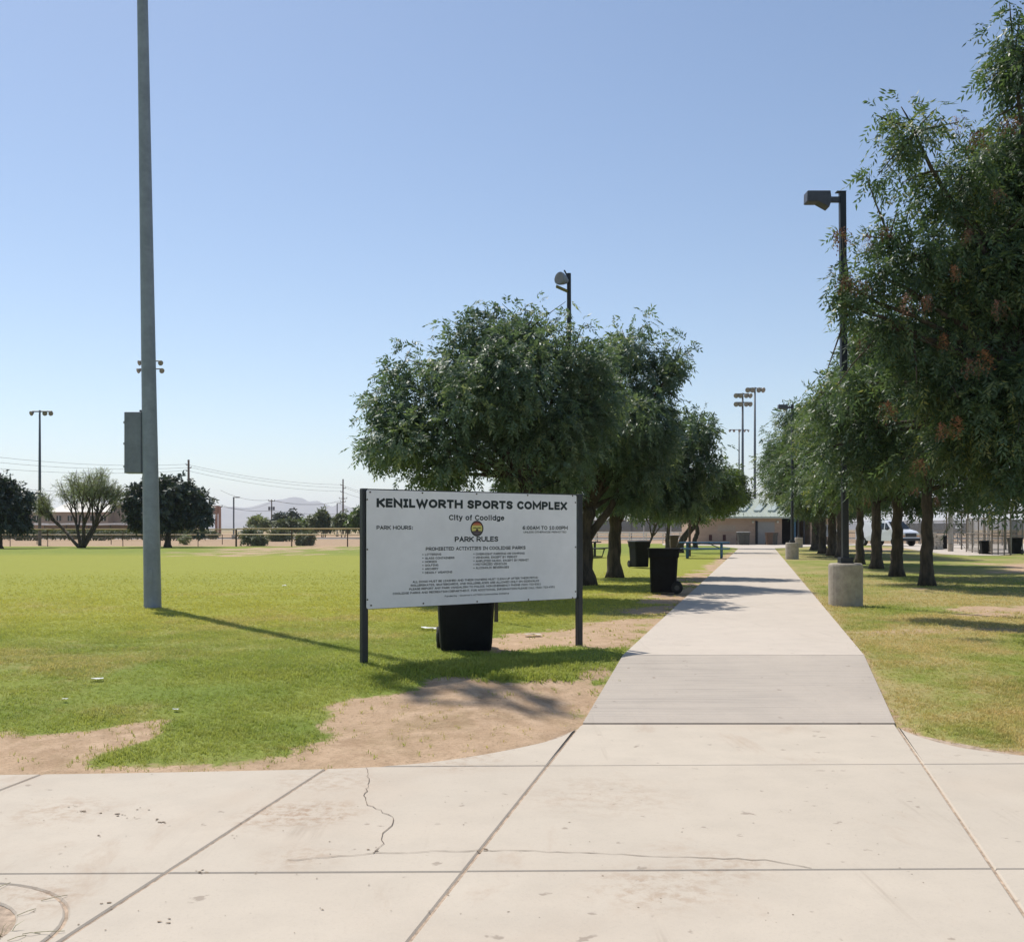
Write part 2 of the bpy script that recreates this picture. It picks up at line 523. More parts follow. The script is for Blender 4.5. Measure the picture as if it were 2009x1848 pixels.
soil = t.mix(t.math('MULTIPLY', t.ramp(t.noise(1.6, 5, 0.7, p, 0.5), 0.50, 0.68), 0.45), soil, (0.26, 0.19, 0.10))
dd = t.math('ADD', t.attr('dirt'), t.math('MULTIPLY', t.math('SUBTRACT', t.noise(9, 5, 0.7, p), 0.5), 0.9))
c = t.mix(t.ramp(dd, 0.38, 0.62), c, soil)
t.set(c, 0.95, spec=0.15)
t.bump(t.math('ADD', nf, t.math('MULTIPLY', nm, 1.5)), 0.55, 0.03)
M['turf'] = t.m
ground = link('ground', gme, M['turf'], smooth=True, kind='structure')

# --- standing grass: tufts scattered over the near lawn
t = NT('grass_blade')
c = lawn_colour(t, 'INSTANCER')
rnd = t.n('ShaderNodeObjectInfo').outputs['Random']
c = t.mix(t.math('MULTIPLY', rnd, 0.55), c, (0.20, 0.21, 0.055))
c = t.mix(1.0, c, (1.5, 1.4, 1.4), 'MULTIPLY')
t.set(c, 0.6, spec=0.3)
tl = t.n('ShaderNodeBsdfTranslucent'); t.l(c, tl.inputs['Color'])
mx = t.n('ShaderNodeMixShader'); mx.inputs[0].default_value = 0.4
t.l(t.b.outputs[0], mx.inputs[1]); t.l(tl.outputs[0], mx.inputs[2]); t.l(mx.outputs[0], t.out.inputs['Surface'])
M['grass_blade'] = t.m

def tuft(seed):
    r = random.Random(seed)
    m = MB()
    for k in range(8):
        a = r.uniform(0, 6.28); rad = r.uniform(0, 0.035)
        x, y = rad * math.cos(a), rad * math.sin(a)
        b = a + r.uniform(-1, 1); ln = r.uniform(0.010, 0.026); lean = r.uniform(0.006, 0.026); wd = r.uniform(0.0016, 0.003)
        dx, dy = math.cos(b) * lean, math.sin(b) * lean
        sx, sy = -math.sin(b) * wd, math.cos(b) * wd
        m.add([(x - sx, y - sy, -0.01), (x + sx, y + sy, -0.01), (x + dx * .4 + sx * .8, y + dy * .4 + sy * .8, ln * .6), (x + dx * .4 - sx * .8, y + dy * .4 - sy * .8, ln * .6), (x + dx, y + dy, ln)],
              [(0, 1, 2, 3), (3, 2, 4)])
    me = bpy.data.meshes.new('tuft'); me.from_pydata(m.v, [], m.f); me.materials.append(M['grass_blade'])
    return bpy.data.objects.new('tuft_shape', me)

keep = dens.reshape(ny, nx)
fq = (keep[:-1, :-1] + keep[:-1, 1:] + keep[1:, 1:] + keep[1:, :-1]).ravel() > 0
gv = np.stack([vx, vy, vz], 1)
used, inv = np.unique(Q[fq].ravel(), return_inverse=True)
grass_me = big_mesh('lawn_grass', gv[used], inv.reshape(-1, 4),
                    {'dirt': ('POINT', dirt[used]), 'dry': ('POINT', dry[used]), 'gold': ('POINT', gold[used]), 'dens': ('POINT', dens[used]),
                     'size': ('POINT', (0.30 + 1.5 * fbm(vx, vy, 0.38, 81) + 1.0 * lush + np.clip((dist - 10) / 30, 0, 0.3))[used])})
grass = link('lawn_grass', grass_me, M['grass_blade'], kind='stuff', label='short tufted lawn grass growing over the near park ground', cat='grass')
ng = bpy.data.node_groups.new('scatter_tufts', 'GeometryNodeTree')
ng.interface.new_socket('Geometry', in_out='INPUT', socket_type='NodeSocketGeometry')
ng.interface.new_socket('Geometry', in_out='OUTPUT', socket_type='NodeSocketGeometry')
gi = ng.nodes.new('NodeGroupInput'); go = ng.nodes.new('NodeGroupOutput')
dp = ng.nodes.new('GeometryNodeDistributePointsOnFaces')
na = ng.nodes.new('GeometryNodeInputNamedAttribute'); na.data_type = 'FLOAT'; na.inputs[0].default_value = 'dens'
ns = ng.nodes.new('GeometryNodeInputNamedAttribute'); ns.data_type = 'FLOAT'; ns.inputs[0].default_value = 'size'
ip = ng.nodes.new('GeometryNodeInstanceOnPoints')
gg = ng.nodes.new('GeometryNodeGeometryToInstance')
for sd in range(5):
    oi = ng.nodes.new('GeometryNodeObjectInfo'); oi.inputs['Object'].default_value = tuft(sd); oi.inputs['As Instance'].default_value = True
    ng.links.new(oi.outputs['Geometry'], gg.inputs[0])
rv = ng.nodes.new('FunctionNodeRandomValue'); rv.data_type = 'FLOAT_VECTOR'
rv.inputs[0].default_value = (-0.2, -0.2, 0); rv.inputs[1].default_value = (0.2, 0.2, 6.28)
ng.links.new(gi.outputs[0], dp.inputs['Mesh'])
ng.links.new(na.outputs[0], dp.inputs['Density'])
ng.links.new(dp.outputs['Points'], ip.inputs['Points'])
ng.links.new(gg.outputs[0], ip.inputs['Instance'])
ip.inputs['Pick Instance'].default_value = True
ng.links.new(rv.outputs[0], ip.inputs['Rotation'])
ng.links.new(ns.outputs[0], ip.inputs['Scale'])
ng.links.new(ip.outputs[0], go.inputs[0])
md = grass.modifiers.new('scatter', 'NODES'); md.node_group = ng

# ---------------------------------------------------------------- paving
def concrete(name, base, tone, stain, grooves=False, blobs=()):
    t = NT(name)
    p = t.pos()
    nl = t.noise(0.55, 5, 0.6, p); nm = t.noise(3.2, 6, 0.65, p); nf = t.noise(60, 4, 0.7, p)
    ns_ = t.noise(1.7, 6, 0.7, p, 0.6, (1, 0.45, 1, 0.5)); nd = t.noise(9, 3, 0.5, p)
    c = t.mix(t.ramp(nl, 0.3, 0.7), base, tone)
    rnd = t.n('ShaderNodeObjectInfo').outputs['Random']
    c = t.mix(t.math('MULTIPLY', rnd, 0.22), c, tuple(x * 0.80 for x in base))
    nw = t.noise(0.33, 4, 0.6, p, 0.8)                                       # wide soil wash
    c = t.mix(t.math('MULTIPLY', t.ramp(nw, 0.50, 0.75), 0.42), c, stain)
    tyre = t.noise(1, 4, 0.7, p, 0.25, (7.0, 0.35, 1, 0.85))                  # scuffs along the wheel tracks
    c = t.mix(t.math('MULTIPLY', t.math('MULTIPLY', t.ramp(tyre, 0.56, 0.72), t.ramp(t.noise(0.7, 3, 0.6, p), 0.48, 0.62)), 0.30), c, tuple(x * 0.62 for x in stain))
    for (bx_, by_, br, ba) in blobs:
        vm_ = t.n('ShaderNodeVectorMath', operation='DISTANCE'); t.l(p, vm_.inputs[0]); vm_.inputs[1].default_value = (bx_, by_, -DROP)
        bl_ = t.math('SUBTRACT', 1.0, t.ramp(vm_.outputs['Value'], br * 0.2, br))
        bl_ = t.math('MULTIPLY', bl_, t.ramp(t.noise(11, 5, 0.75, p, 0.3), 0.42, 0.66))
        c = t.mix(t.math('MULTIPLY', bl_, ba), c, (0.33, 0.215, 0.135))
    vo = t.n('ShaderNodeTexVoronoi'); vo.inputs['Scale'].default_value = 2.6; vo.inputs['Randomness'].default_value = 1.0
    t.l(p, vo.inputs['Vector'])
    dist_ = t.math('ADD', vo.outputs['Distance'], t.math('MULTIPLY', t.noise(26, 3, 0.6, p), 0.05))
    spot = t.math('MULTIPLY', t.math('SUBTRACT', 1.0, t.ramp(dist_, 0.055, 0.085)), t.ramp(vo.outputs['Color'], 0.45, 0.75))
    c = t.mix(t.math('MULTIPLY', spot, 0.42), c, (0.20, 0.165, 0.14))
    c = t.mix(t.math('MULTIPLY', t.ramp(nm, 0.35, 0.75), 0.35), c, tuple(x * 0.82 for x in tone))
    c = t.mix(t.math('MULTIPLY', t.ramp(ns_, 0.56, 0.75), 0.55), c, stain)
    c = t.mix(t.math('MULTIPLY', t.ramp(nd, 0.69, 0.74), 0.6), c, (0.24, 0.19, 0.15))
    c = t.mix(t.math('MULTIPLY', t.ramp(nf, 0.5, 0.8), 0.25), c, (0.30, 0.26, 0.22))
    if grooves:
        ng_ = t.noise(1, 6, 0.75, p, 0.4, (0.5, 26, 1, -0.02))
        c = t.mix(t.math('MULTIPLY', t.math('MULTIPLY', t.ramp(ng_, 0.48, 0.66), t.ramp(nl, 0.3, 0.65)), 0.7), c, (0.29, 0.255, 0.225))
        t.bump(ng_, 0.2, 0.006)
    else:
        t.bump(nf, 0.18, 0.006)
    t.set(c, 0.85, spec=0.25)
    M[name] = t.m
concrete('apron_concrete', (0.555, 0.485, 0.395), (0.515, 0.452, 0.37), (0.40, 0.30, 0.22), blobs=[(*G(x, y, -DROP).xy, r, a) for x, y, r, a in ((565, 1600, .42, .8), (640, 1590, .35, .6), (640, 1530, .5, .5), (590, 1680, .3, .45), (120, 1590, .45, .5), (900, 1490, .5, .5), (1290, 1740, .45, .55), (1180, 1560, .7, .35), (1420, 1700, .35, .5), (60, 1760, .35, .6))])
concrete('path_concrete', (0.565, 0.495, 0.42), (0.53, 0.465, 0.395), (0.46, 0.39, 0.32))
concrete('ramp_concrete', (0.51, 0.445, 0.375), (0.465, 0.41, 0.35), (0.40, 0.345, 0.29), True)

def clip(poly, a, b, c):
    """keep the part of a polygon where a*x + b*y <= c"""
    out = []
    for i in range(len(poly)):
        p, q = poly[i], poly[(i + 1) % len(poly)]
        fp, fq_ = a * p[0] + b * p[1] - c, a * q[0] + b * q[1] - c
        if fp <= 0: out.append(p)
        if fp * fq_ < 0:
            s = fp / (fp - fq_)
            out.append((p[0] + s * (q[0] - p[0]), p[1] + s * (q[1] - p[1])))
    return out



pavement = thing('pavement', None, None); pavement['kind'] = 'structure'

def smooth_line(pts, n=5):
    out = []
    P = [Vector((*p, 0)) for p in pts]
    for i in range(len(P) - 1):
        a, b, c, d = P[max(i - 1, 0)], P[i], P[i + 1], P[min(i + 2, len(P) - 1)]
        for k in range(n):
            s = k / n
            q = 0.5 * ((2 * b) + (c - a) * s + (2 * a - 5 * b + 4 * c - d) * s * s + (3 * b - a - 3 * c + d) * s ** 3)
            out.append((q.x, q.y))
    out.append(tuple(pts[-1]))
    return out

apron = smooth_line(EDGE_L) + smooth_line(EDGE_R) + [(6.5, 1.6), (-6.5, 1.6)]
GAP = 0.007
def lon(p, q):
    """long joint through two ground points: x = m*y + k"""
    m = (p[0] - q[0]) / (p[1] - q[1])
    return m, p[0] - m * p[1]
J4 = lon((-3.11, 6.72), (-3.46, 4.6)); J3 = lon((-1.263, 6.867), (-1.72, 4.3)); JL = lon((0.517, 8.27), (-0.407, 4.0)); JR = lon((3.144, 8.34), (2.153, 4.307))
JS = [None, J4, J3, JL, JR, None]
HJ = [(-9, 1.6), (0.0145, 4.835), (0.020, 6.99), None]   # cross joints y = m*x + k
WELL, WELL_R, WELL_IN = (-2.42, 4.08), 0.60, 0.40

def slab_mesh(poly, hole=None, thick=0.12, zoff=0.0):
    bm = bmesh.new()
    vs = [bm.verts.new((x, y, -DROP)) for x, y in poly]
    es = [bm.edges.new((vs[i], vs[(i + 1) % len(vs)])) for i in range(len(vs))]
    if hole:
        hv = [bm.verts.new((x, y, -DROP)) for x, y in hole]
        es += [bm.edges.new((hv[i], hv[(i + 1) % len(hv)])) for i in range(len(hv))]
    bmesh.ops.triangle_fill(bm, use_beauty=True, use_dissolve=False, edges=es)
    for f in bm.faces:
        if f.normal.z < 0: f.normal_flip()
    top = list(bm.faces)
    r = bmesh.ops.extrude_face_region(bm, geom=top)
    for v in [g for g in r['geom'] if isinstance(g, bmesh.types.BMVert)]:
        v.co.z -= thick
    # chamfer the top rim
    bmesh.ops.recalc_face_normals(bm, faces=bm.faces)
    rim = [e for e in bm.edges if len(e.link_faces) == 2 and all(v.co.z > -DROP - 1e-4 for v in e.verts) and e.calc_face_angle() > 0.8]
    bmesh.ops.bevel(bm, geom=rim, offset=0.008, segments=1, affect='EDGES')
    for v in bm.verts:
        v.co.z += zoff
    me = bpy.data.meshes.new('slab')
    bm.to_mesh(me); bm.free()
    return me

ring = lambda r, n=40: [(WELL[0] + r * math.cos(2 * math.pi * k / n), WELL[1] + r * math.sin(2 * math.pi * k / n)) for k in range(n)]
rz_ = random.Random(4)
for i in range(5):
    for j in range(3):
        poly = apron
        lo, hi = JS[i], JS[i + 1]
        if lo: poly = clip(poly, -1, lo[0], -lo[1] - GAP)
        if hi: poly = clip(poly, 1, -hi[0], hi[1] - GAP)
        if j > 0: poly = clip(poly, HJ[j][0], -1, -HJ[j][1] - GAP * 0.6)
        if j < 2: poly = clip(poly, -HJ[j + 1][0], 1, HJ[j + 1][1] - GAP * 0.6)
        clean = []
        for p in poly:
            if not clean or math.hypot(p[0] - clean[-1][0], p[1] - clean[-1][1]) > 0.004: clean.append(p)
        if len(clean) > 2 and math.hypot(clean[0][0] - clean[-1][0], clean[0][1] - clean[-1][1]) < 0.004: clean.pop()
        if len(clean) < 3: continue
        area = abs(sum(clean[k][0] * clean[(k + 1) % len(clean)][1] - clean[(k + 1) % len(clean)][0] * clean[k][1] for k in range(len(clean)))) / 2
        if area < 0.02: continue
        hole = ring(WELL_R) if (i == 1 and j == 0) else None
        link('slab', slab_mesh(clean, hole, zoff=rz_.uniform(-0.003, 0.0)), M['apron_concrete'], pavement)
link('slab', slab_mesh(ring(WELL_R - 0.014), ring(WELL_IN)), M['apron_concrete'], pavement)
# soil in the round well
wm = MB()
wm.v = [(WELL[0], WELL[1], -DROP - 0.035)] + [(x, y, -DROP - 0.05) for x, y in ring(WELL_IN + 0.02)]
wm.f = [(0, k + 1, (k + 1) % 40 + 1) for k in range(40)]
M['soil'] = simple('soil', (0.30, 0.21, 0.12), 0.95, var=0.3, scale=18, bump=0.8)
wm.obj('soil_bed', M['soil'], pavement)
# bed under the joints
link('joint_bed', MB().prism([(-6.4, 1.7), (6.4, 1.7), (6.4, 7.05), (3.75, 7.2), (3.2, 8.1), (3.1, 8.55), (0.65, 8.55), (0.1, 7.55), (-0.9, 6.9), (-6.4, 6.6)], 'z', -DROP - 0.035, -DROP - 0.011).mesh('joint_bed'), simple('joint_dirt', (0.42, 0.32, 0.235), 0.95, var=0.3, scale=15), pavement)

# cracks
def crack(pts, wd, seed):
    r = random.Random(seed)
    P = [G(x, y, -DROP) for x, y in pts]
    fine = []
    for a, b in zip(P[:-1], P[1:]):
        n = max(2, int((b - a).length / 0.05))
        for k in range(n):
            q = a.lerp(b, k / n)
            fine.append(q + Vector((r.uniform(-.008, .008), r.uniform(-.012, .012), 0)))
    fine.append(P[-1])
    m = MB()
    for k, q in enumerate(fine):
        tdir = (fine[min(k + 1, len(fine) - 1)] - fine[max(k - 1, 0)]).normalized()
        s = Vector((-tdir.y, tdir.x, 0)) * wd * r.uniform(0.35, 1.3)
        m.v += [(*(q - s).xy, -DROP + 0.0025), (*(q + s).xy, -DROP + 0.0025)]
        if k: m.f.append((2 * k - 2, 2 * k, 2 * k + 1, 2 * k - 1))
    return m.obj('crack', M['crack'], pavement)
crack([(720, 1507), (724, 1535), (716, 1560), (722, 1578), (768, 1602), (772, 1614), (748, 1640), (752, 1655), (732, 1674)], 0.0022, 1)
crack([(560, 1688), (640, 1681), (735, 1674), (850, 1670), (944, 1668), (1050, 1670), (1180, 1675), (1300, 1680), (1420, 1684), (1500, 1687), (1560, 1696), (1592, 1703)], 0.0027, 2)

# ramp slab with cross grooves, and the long path
def strip(y0, y1, zs, n, name, mat, groove=0.0):
    m = MB()
    ys = np.linspace(y0, y1, n)
    for k, y in enumerate(ys):
        z = zs(y) - (groove if (k % 2) else 0)
        c_ = path_c(y)
        m.v += [(c_ - PW, y, z - 0.12), (c_ - PW, y, z), (c_ + PW, y, z), (c_ + PW, y, z - 0.12)]
        if k:
            b = 4 * k
            m.f += [(b - 4, b, b + 1, b - 3), (b - 3, b + 1, b + 2, b - 2), (b - 2, b + 2, b + 3, b - 1)]
    e = 4 * (n - 1)
    m.f += [(0, 1, 2, 3), (e, e + 3, e + 2, e + 1)]
    return link(name, m.mesh(name), mat, pavement)
strip(8.51, 11.005, lambda y: -DROP * (11.02 - y) / 2.53 + 0.004, 95, 'ramp_slab', M['ramp_concrete'], 0.0022)
for k, (a, b) in enumerate(((11.02, 29.985), (30.0, 52.0), (52.02, 75.0))):
    strip(a, b, lambda y: 0.003, 3, 'path_slab', M['path_concrete'])
PLAZA = [(1300, 1066.2), (2300, 1066.2), (2300, 1078), (2009, 1084.5), (1960, 1089.5), (1900, 1089.5), (1850, 1086.5), (1800, 1079.5), (1755, 1071.5), (1700, 1069.8), (1600, 1071.5), (1517.5, 1075.6), (1449.6, 1075.6), (1405, 1070.5), (1300, 1069.0)]
pp = [G(x, y, 0.0) for x, y in PLAZA]
link('plaza_slab', MB().prism([(p.x, p.y) for p in pp], 'z', -0.1, -0.001).mesh('plaza_slab'), M['path_concrete'], pavement)

# far road across the street side
simple('asphalt_far', (0.40, 0.37, 0.34), 0.9, var=0.06, scale=0.05)
MB().box((-60, 152, -0.045), (420, 9, 0.1)).obj('road', M['asphalt_far'], kind='structure')
simple('kerb_pale', (0.60, 0.56, 0.50), 0.9, var=0.08, scale=0.05)
MB().box((-60, 157.2, -0.01), (420, 1.2, 0.3)).obj('kerb', M['kerb_pale'], kind='structure')

# soil crumbs dropped on the slabs
m = MB(); gc_ = random.Random(12)
def crumb(px, py, sz):
    c0 = G(px, py, -DROP)
    n = 7
    pts_ = []
    for k in range(n):
        a = 6.283 * k / n
        r0_ = sz * gc_.uniform(0.25, 1.0)
        pts_.append((c0.x + r0_ * math.cos(a) * 1.25, c0.y + r0_ * math.sin(a), -DROP + 0.001))
    h_ = sz * gc_.uniform(0.08, 0.2)
    top_ = [(c0.x + (x - c0.x) * .5, c0.y + (y - c0.y) * .5, -DROP + h_) for x, y, z in pts_]
    k0 = len(m.v); m.v += pts_ + top_
    m.f += [(k0 + k, k0 + (k + 1) % n, k0 + n + (k + 1) % n, k0 + n + k) for k in range(n)] + [tuple(k0 + n + k for k in range(n))]
for px, py, sz, n in ((150, 1582, .016, 3), (165, 1590, .02, 5), (200, 1589, .016, 3), (243, 1597, .018, 4), (255, 1603, .016, 3), (322, 1611, .022, 5), (190, 1640, .018, 2), (280, 1586, .012, 4), (455, 1640, .012, 3), (400, 1708, .02, 8), (322, 1805, .016, 3), (650, 1785, .01, 2),
                      (730, 1665, .016, 4), (945, 1668, .018, 5), (120, 1700, .012, 3), (985, 1580, .008, 2), (1530, 1590, .008, 5), (500, 1550, .008, 4), (840, 1790, .01, 2), (210, 1770, .014, 3)):
    for k in range(n):
        crumb(px + gc_.gauss(0, 10), py + gc_.gauss(0, 2.2), sz * gc_.uniform(.25, .85))
for k in range(90):
    crumb(gc_.uniform(0, 2000), gc_.uniform(1515, 1840), gc_.uniform(.003, .007))
m.obj('soil_crumbs', simple('crumb', (0.25, 0.185, 0.125), 0.95, var=0.3, scale=30), kind='stuff', label='dark soil crumbs and grit scattered over the near concrete', cat='debris')

# weeds in the well
def grass_clump(m, x, y, z, n, h, spread, r):
    for k in range(n):
        a = r.uniform(0, 6.28); b = a + r.uniform(-0.6, 0.6)
        ln = h * r.uniform(0.5, 1.1); lean = ln * r.uniform(0.2, 0.9); wd = r.uniform(0.002, 0.004)
        bx, by = x + math.cos(a) * spread * r.random(), y + math.sin(a) * spread * r.random()
        dx, dy = math.cos(b) * lean, math.sin(b) * lean; sx, sy = -math.sin(b) * wd, math.cos(b) * wd
        m.add([(bx - sx, by - sy, z), (bx + sx, by + sy, z), (bx + dx * .5 + sx, by + dy * .5 + sy, z + ln * .7), (bx + dx * .5 - sx, by + dy * .5 - sy, z + ln * .7), (bx + dx, by + dy, z + ln * .9)], [(0, 1, 2, 3), (3, 2, 4)])
simple('weed', (0.26, 0.26, 0.12), 0.8, var=0.3, scale=30)
r_ = random.Random(9)
m = MB()
for k in range(14):
    a = r_.uniform(0, 6.28); q = r_.uniform(0, 0.36)
    grass_clump(m, WELL[0] + q * math.cos(a), WELL[1] + q * math.sin(a), -DROP - 0.045, 16, 0.09, 0.05, r_)
m.obj('weed_patch', M['weed'], kind='stuff', label='low dry weeds growing in the round hole in the concrete', cat='weeds')
simple('straw', (0.36, 0.33, 0.20), 0.8, var=0.3, scale=30)
m = MB()
for k in range(7):
    a = r_.uniform(-0.5, 1.6); q = r_.uniform(0.40, 0.56); ln = r_.uniform(0.05, 0.16); b = a + r_.uniform(-0.9, 0.9)
    x, y = WELL[0] + q * math.cos(a), WELL[1] + q * math.sin(a)
    m.tube([(x, y, -DROP + 0.004), (x + ln * .5 * math.cos(b), y + ln * .5 * math.sin(b), -DROP + 0.012), (x + ln * math.cos(b + .3), y + ln * math.sin(b + .3), -DROP + 0.004)], 0.0016, 4)
m.obj('dead_stalk_litter', M['straw'], kind='stuff', label='dry fallen stalks lying around the round hole in the concrete', cat='debris')

# ---------------------------------------------------------------- trees
def unit(a):
    return a / np.maximum(np.linalg.norm(a, axis=-1, keepdims=True), 1e-9)

def foliage(seed, clumps, per_m2, n_leaf, rach, ln, wd, droop=0.45, shell=0.5):
    """compound leaves: sprays of small pointed leaflets on clumps (x, y, z, r, squash)"""
    g = np.random.default_rng(seed)
    C = np.array(clumps, float)
    cnt = np.maximum(3, (per_m2 * 4 * np.pi * C[:, 3] ** 2).astype(int))
    ci = np.repeat(np.arange(len(C)), cnt)
    S = len(ci)
    d = unit(g.normal(size=(S, 3)))
    rr = C[ci, 3] * (shell + (1 - shell) * g.random(S)) * g.choice([1, 1, 1, 1.15], S)
    p = C[ci, :3] + d * rr[:, None] * np.array([1, 1, 0.9])
    ax = unit(d * 0.75 + g.normal(size=(S, 3)) * 0.45 + np.array([0, 0, -droop]))
    side = unit(np.cross(ax, g.normal(size=(S, 3)) * 0.5 + np.array([0, 0, 1.0])))
    nor = np.cross(side, ax)
    Lr = rach * g.uniform(0.65, 1.2, S)
    k = np.arange(n_leaf)
    tt = (0.15 + 0.85 * k / max(1, n_leaf - 1))
    sg = np.where(k % 2 == 0, 1.0, -1.0); sg[-1] = 0.0
    b = p[:, None] + ax[:, None] * (Lr[:, None] * tt)[..., None]
    b[..., 2] -= (tt ** 2)[None] * Lr[:, None] * 0.35
    ld = unit(ax[:, None] * 0.55 + side[:, None] * sg[None, :, None] * 0.8 + np.array([0, 0, -0.30]) + g.normal(size=(S, n_leaf, 3)) * 0.16)
    wv = unit(np.cross(ld, nor[:, None] + g.normal(size=(S, n_leaf, 3)) * 0.35))
    l_ = (ln * g.uniform(0.7, 1.25, (S, n_leaf)))[..., None]; w_ = (wd * g.uniform(0.75, 1.2, (S, n_leaf)))[..., None]
    fold = np.cross(ld, wv) * w_ * 0.18
    V = np.stack([b, b + ld * l_ * 0.42 + wv * w_ * 0.5 + fold, b + ld * l_, b + ld * l_ * 0.42 - wv * w_ * 0.5 + fold], 2).reshape(-1, 3)
    Qd = np.arange(len(V)).reshape(-1, 4)
    ctint = g.random(len(C))
    tint = np.clip(0.42 * ctint[ci][:, None] + 0.33 * g.random((S, 1)) + 0.27 * g.random((S, n_leaf)), 0, 1).ravel()
    return big_mesh('crown', V, Qd, {'tint': ('FACE', tint)})

def fill_lobes(seed, lobes, cr, dens):
    """clumps through the volume of the lobes, thicker toward the outside; lobe = (cx,cy,cz, rx,ry,rz)"""
    g = np.random.default_rng(seed)
    out = []
    for L in lobes:
        c, r = np.array(L[:3]), np.array(L[3:6])
        crr = min(cr, 0.75 * min(r))
        vol = 4.19 * r[0] * r[1] * r[2]
        n = max(3, int(3.2 * dens * vol / (4.19 * crr ** 3)))
        d = unit(g.normal(size=(n, 3)))
        q = g.random(n) ** 0.45
        P = c + d * np.maximum(r - crr * 0.6, 0.05) * q[:, None]
        for k in range(n):
            out.append((*P[k], crr * g.uniform(0.65, 1.15)))
        ns_ = max(2, int(0.22 * n))                     # sprigs standing out of the outline
        d2 = unit(g.normal(size=(ns_, 3)) + np.array([0, 0, 0.35]))
        P2 = c + d2 * (r + crr * 0.38)
        for k in range(ns_):
            out.append((*P2[k], crr * g.uniform(0.32, 0.62)))
    return out

def limb(m, a, b, r0, r1, g, n=6, wob=0.12, sides=6, up=0.25):
    a, b = Vector(a), Vector(b)
    L = (b - a).length
    pts = []
    for k in range(n + 1):
        s = k / n
        p = a.lerp(b, s)
        p.z += up * L * 0.35 * math.sin(math.pi * s) * (1 - s * 0.4)
        if 0 < k < n: p += Vector((g.uniform(-1, 1), g.uniform(-1, 1), g.uniform(-.6, .6))) * wob * L * 0.15
        pts.append(p)
    m.tube(pts, [r0 + (r1 - r0) * (k / n) for k in range(n + 1)], sides)
    return pts

def make_tree(name, label, cat, base, trunk, lobes, leafmat, seed, cr=0.42, dens=0.45, per_m2=26, n_leaf=9, rach=0.2, ln=0.085, wd=0.03,
              droop=0.45, group=None, r0=0.15, extra=(), stems=None, twig_every=3, forks=True, shell=0.5, deep=1.0):
    """base and everything else in world metres; trunk = list of points going up"""
    base = Vector(base)
    root = thing(name, label, cat, base, 0, group)
    g = random.Random(seed)
    m = MB()
    T = [Vector(p) - base for p in trunk]
    fine = []
    for a, b in zip(T[:-1], T[1:]):
        for k in range(4):
            fine.append(a.lerp(b, k / 4) + Vector((g.uniform(-.15, .15), g.uniform(-.15, .15), 0)) * r0 * (1 if fine else 0))
    fine.append(T[-1])
    n = len(fine)
    rad = [r0 * ((1.45 if k == 0 else 1.12 if k == 1 else 1.0) - 0.32 * k / n) for k in range(n)]
    fine[0].z -= 0.06
    m.tube(fine, rad, 12)
    for st in (stems or []):
        S = [Vector(p) - base for p in st[0]]
        m.tube([S[0]] + [S[i].lerp(S[i + 1], s) + Vector((g.uniform(-.02, .02), g.uniform(-.02, .02), 0)) for i in range(len(S) - 1) for s in (0.5, 1)], [st[1] * (1 - 0.45 * k / (2 * len(S) - 2)) for k in range(2 * len(S) - 1)], 8)
    LL = [(L[0] - base.x, L[1] - base.y, L[2] - base.z, L[3], L[4] * deep, L[5]) for L in lobes]
    cl = fill_lobes(seed, LL, cr, dens)
    for e in extra:
        cl.append((e[0] - base.x, e[1] - base.y, e[2] - base.z, e[3] * 1.25))
    nodes = []
    if forks:
        for L in LL:
            st = fine[-1] if L[2] > fine[-1].z + 0.2 else fine[-2 - g.randrange(2)]
            nodes += limb(m, st, L[:3], r0 * 0.34, r0 * 0.10, g)[2:]
        for k, c in enumerate(cl):
            if k % twig_every and k < len(cl) - len(extra): continue
            p = Vector(c[:3])
            q = min(nodes, key=lambda v: (v - p).length)
            limb(m, q, p, r0 * 0.10, r0 * 0.035, g, 3, sides=4, up=0.1)
    m.obj('trunk', M['bark'], root, smooth=True)
    link('crown', foliage(seed, cl, per_m2, n_leaf, rach, ln, wd, droop, shell), leafmat, root, kind='stuff')
    return root

def LB(px, py, d, rx, ry, dep=None):
    """a lobe of a crown: centre in the photograph at a true depth, half sizes in photograph units, depth half size in metres"""
    c = At(px, py, d)
    a, b = rx * d / F, ry * d / F
    return (c.x, c.y, c.z, a, dep if dep else (a + b) * 0.5 + 0.15, b)

def EX(px, py, d, r):
    c = At(px, py, d)
    return (c.x, c.y, c.z, r)

def trunk_pts(base, *pts, d=None):
    return [base] + [At(x, y, d or base.y) for x, y in pts]

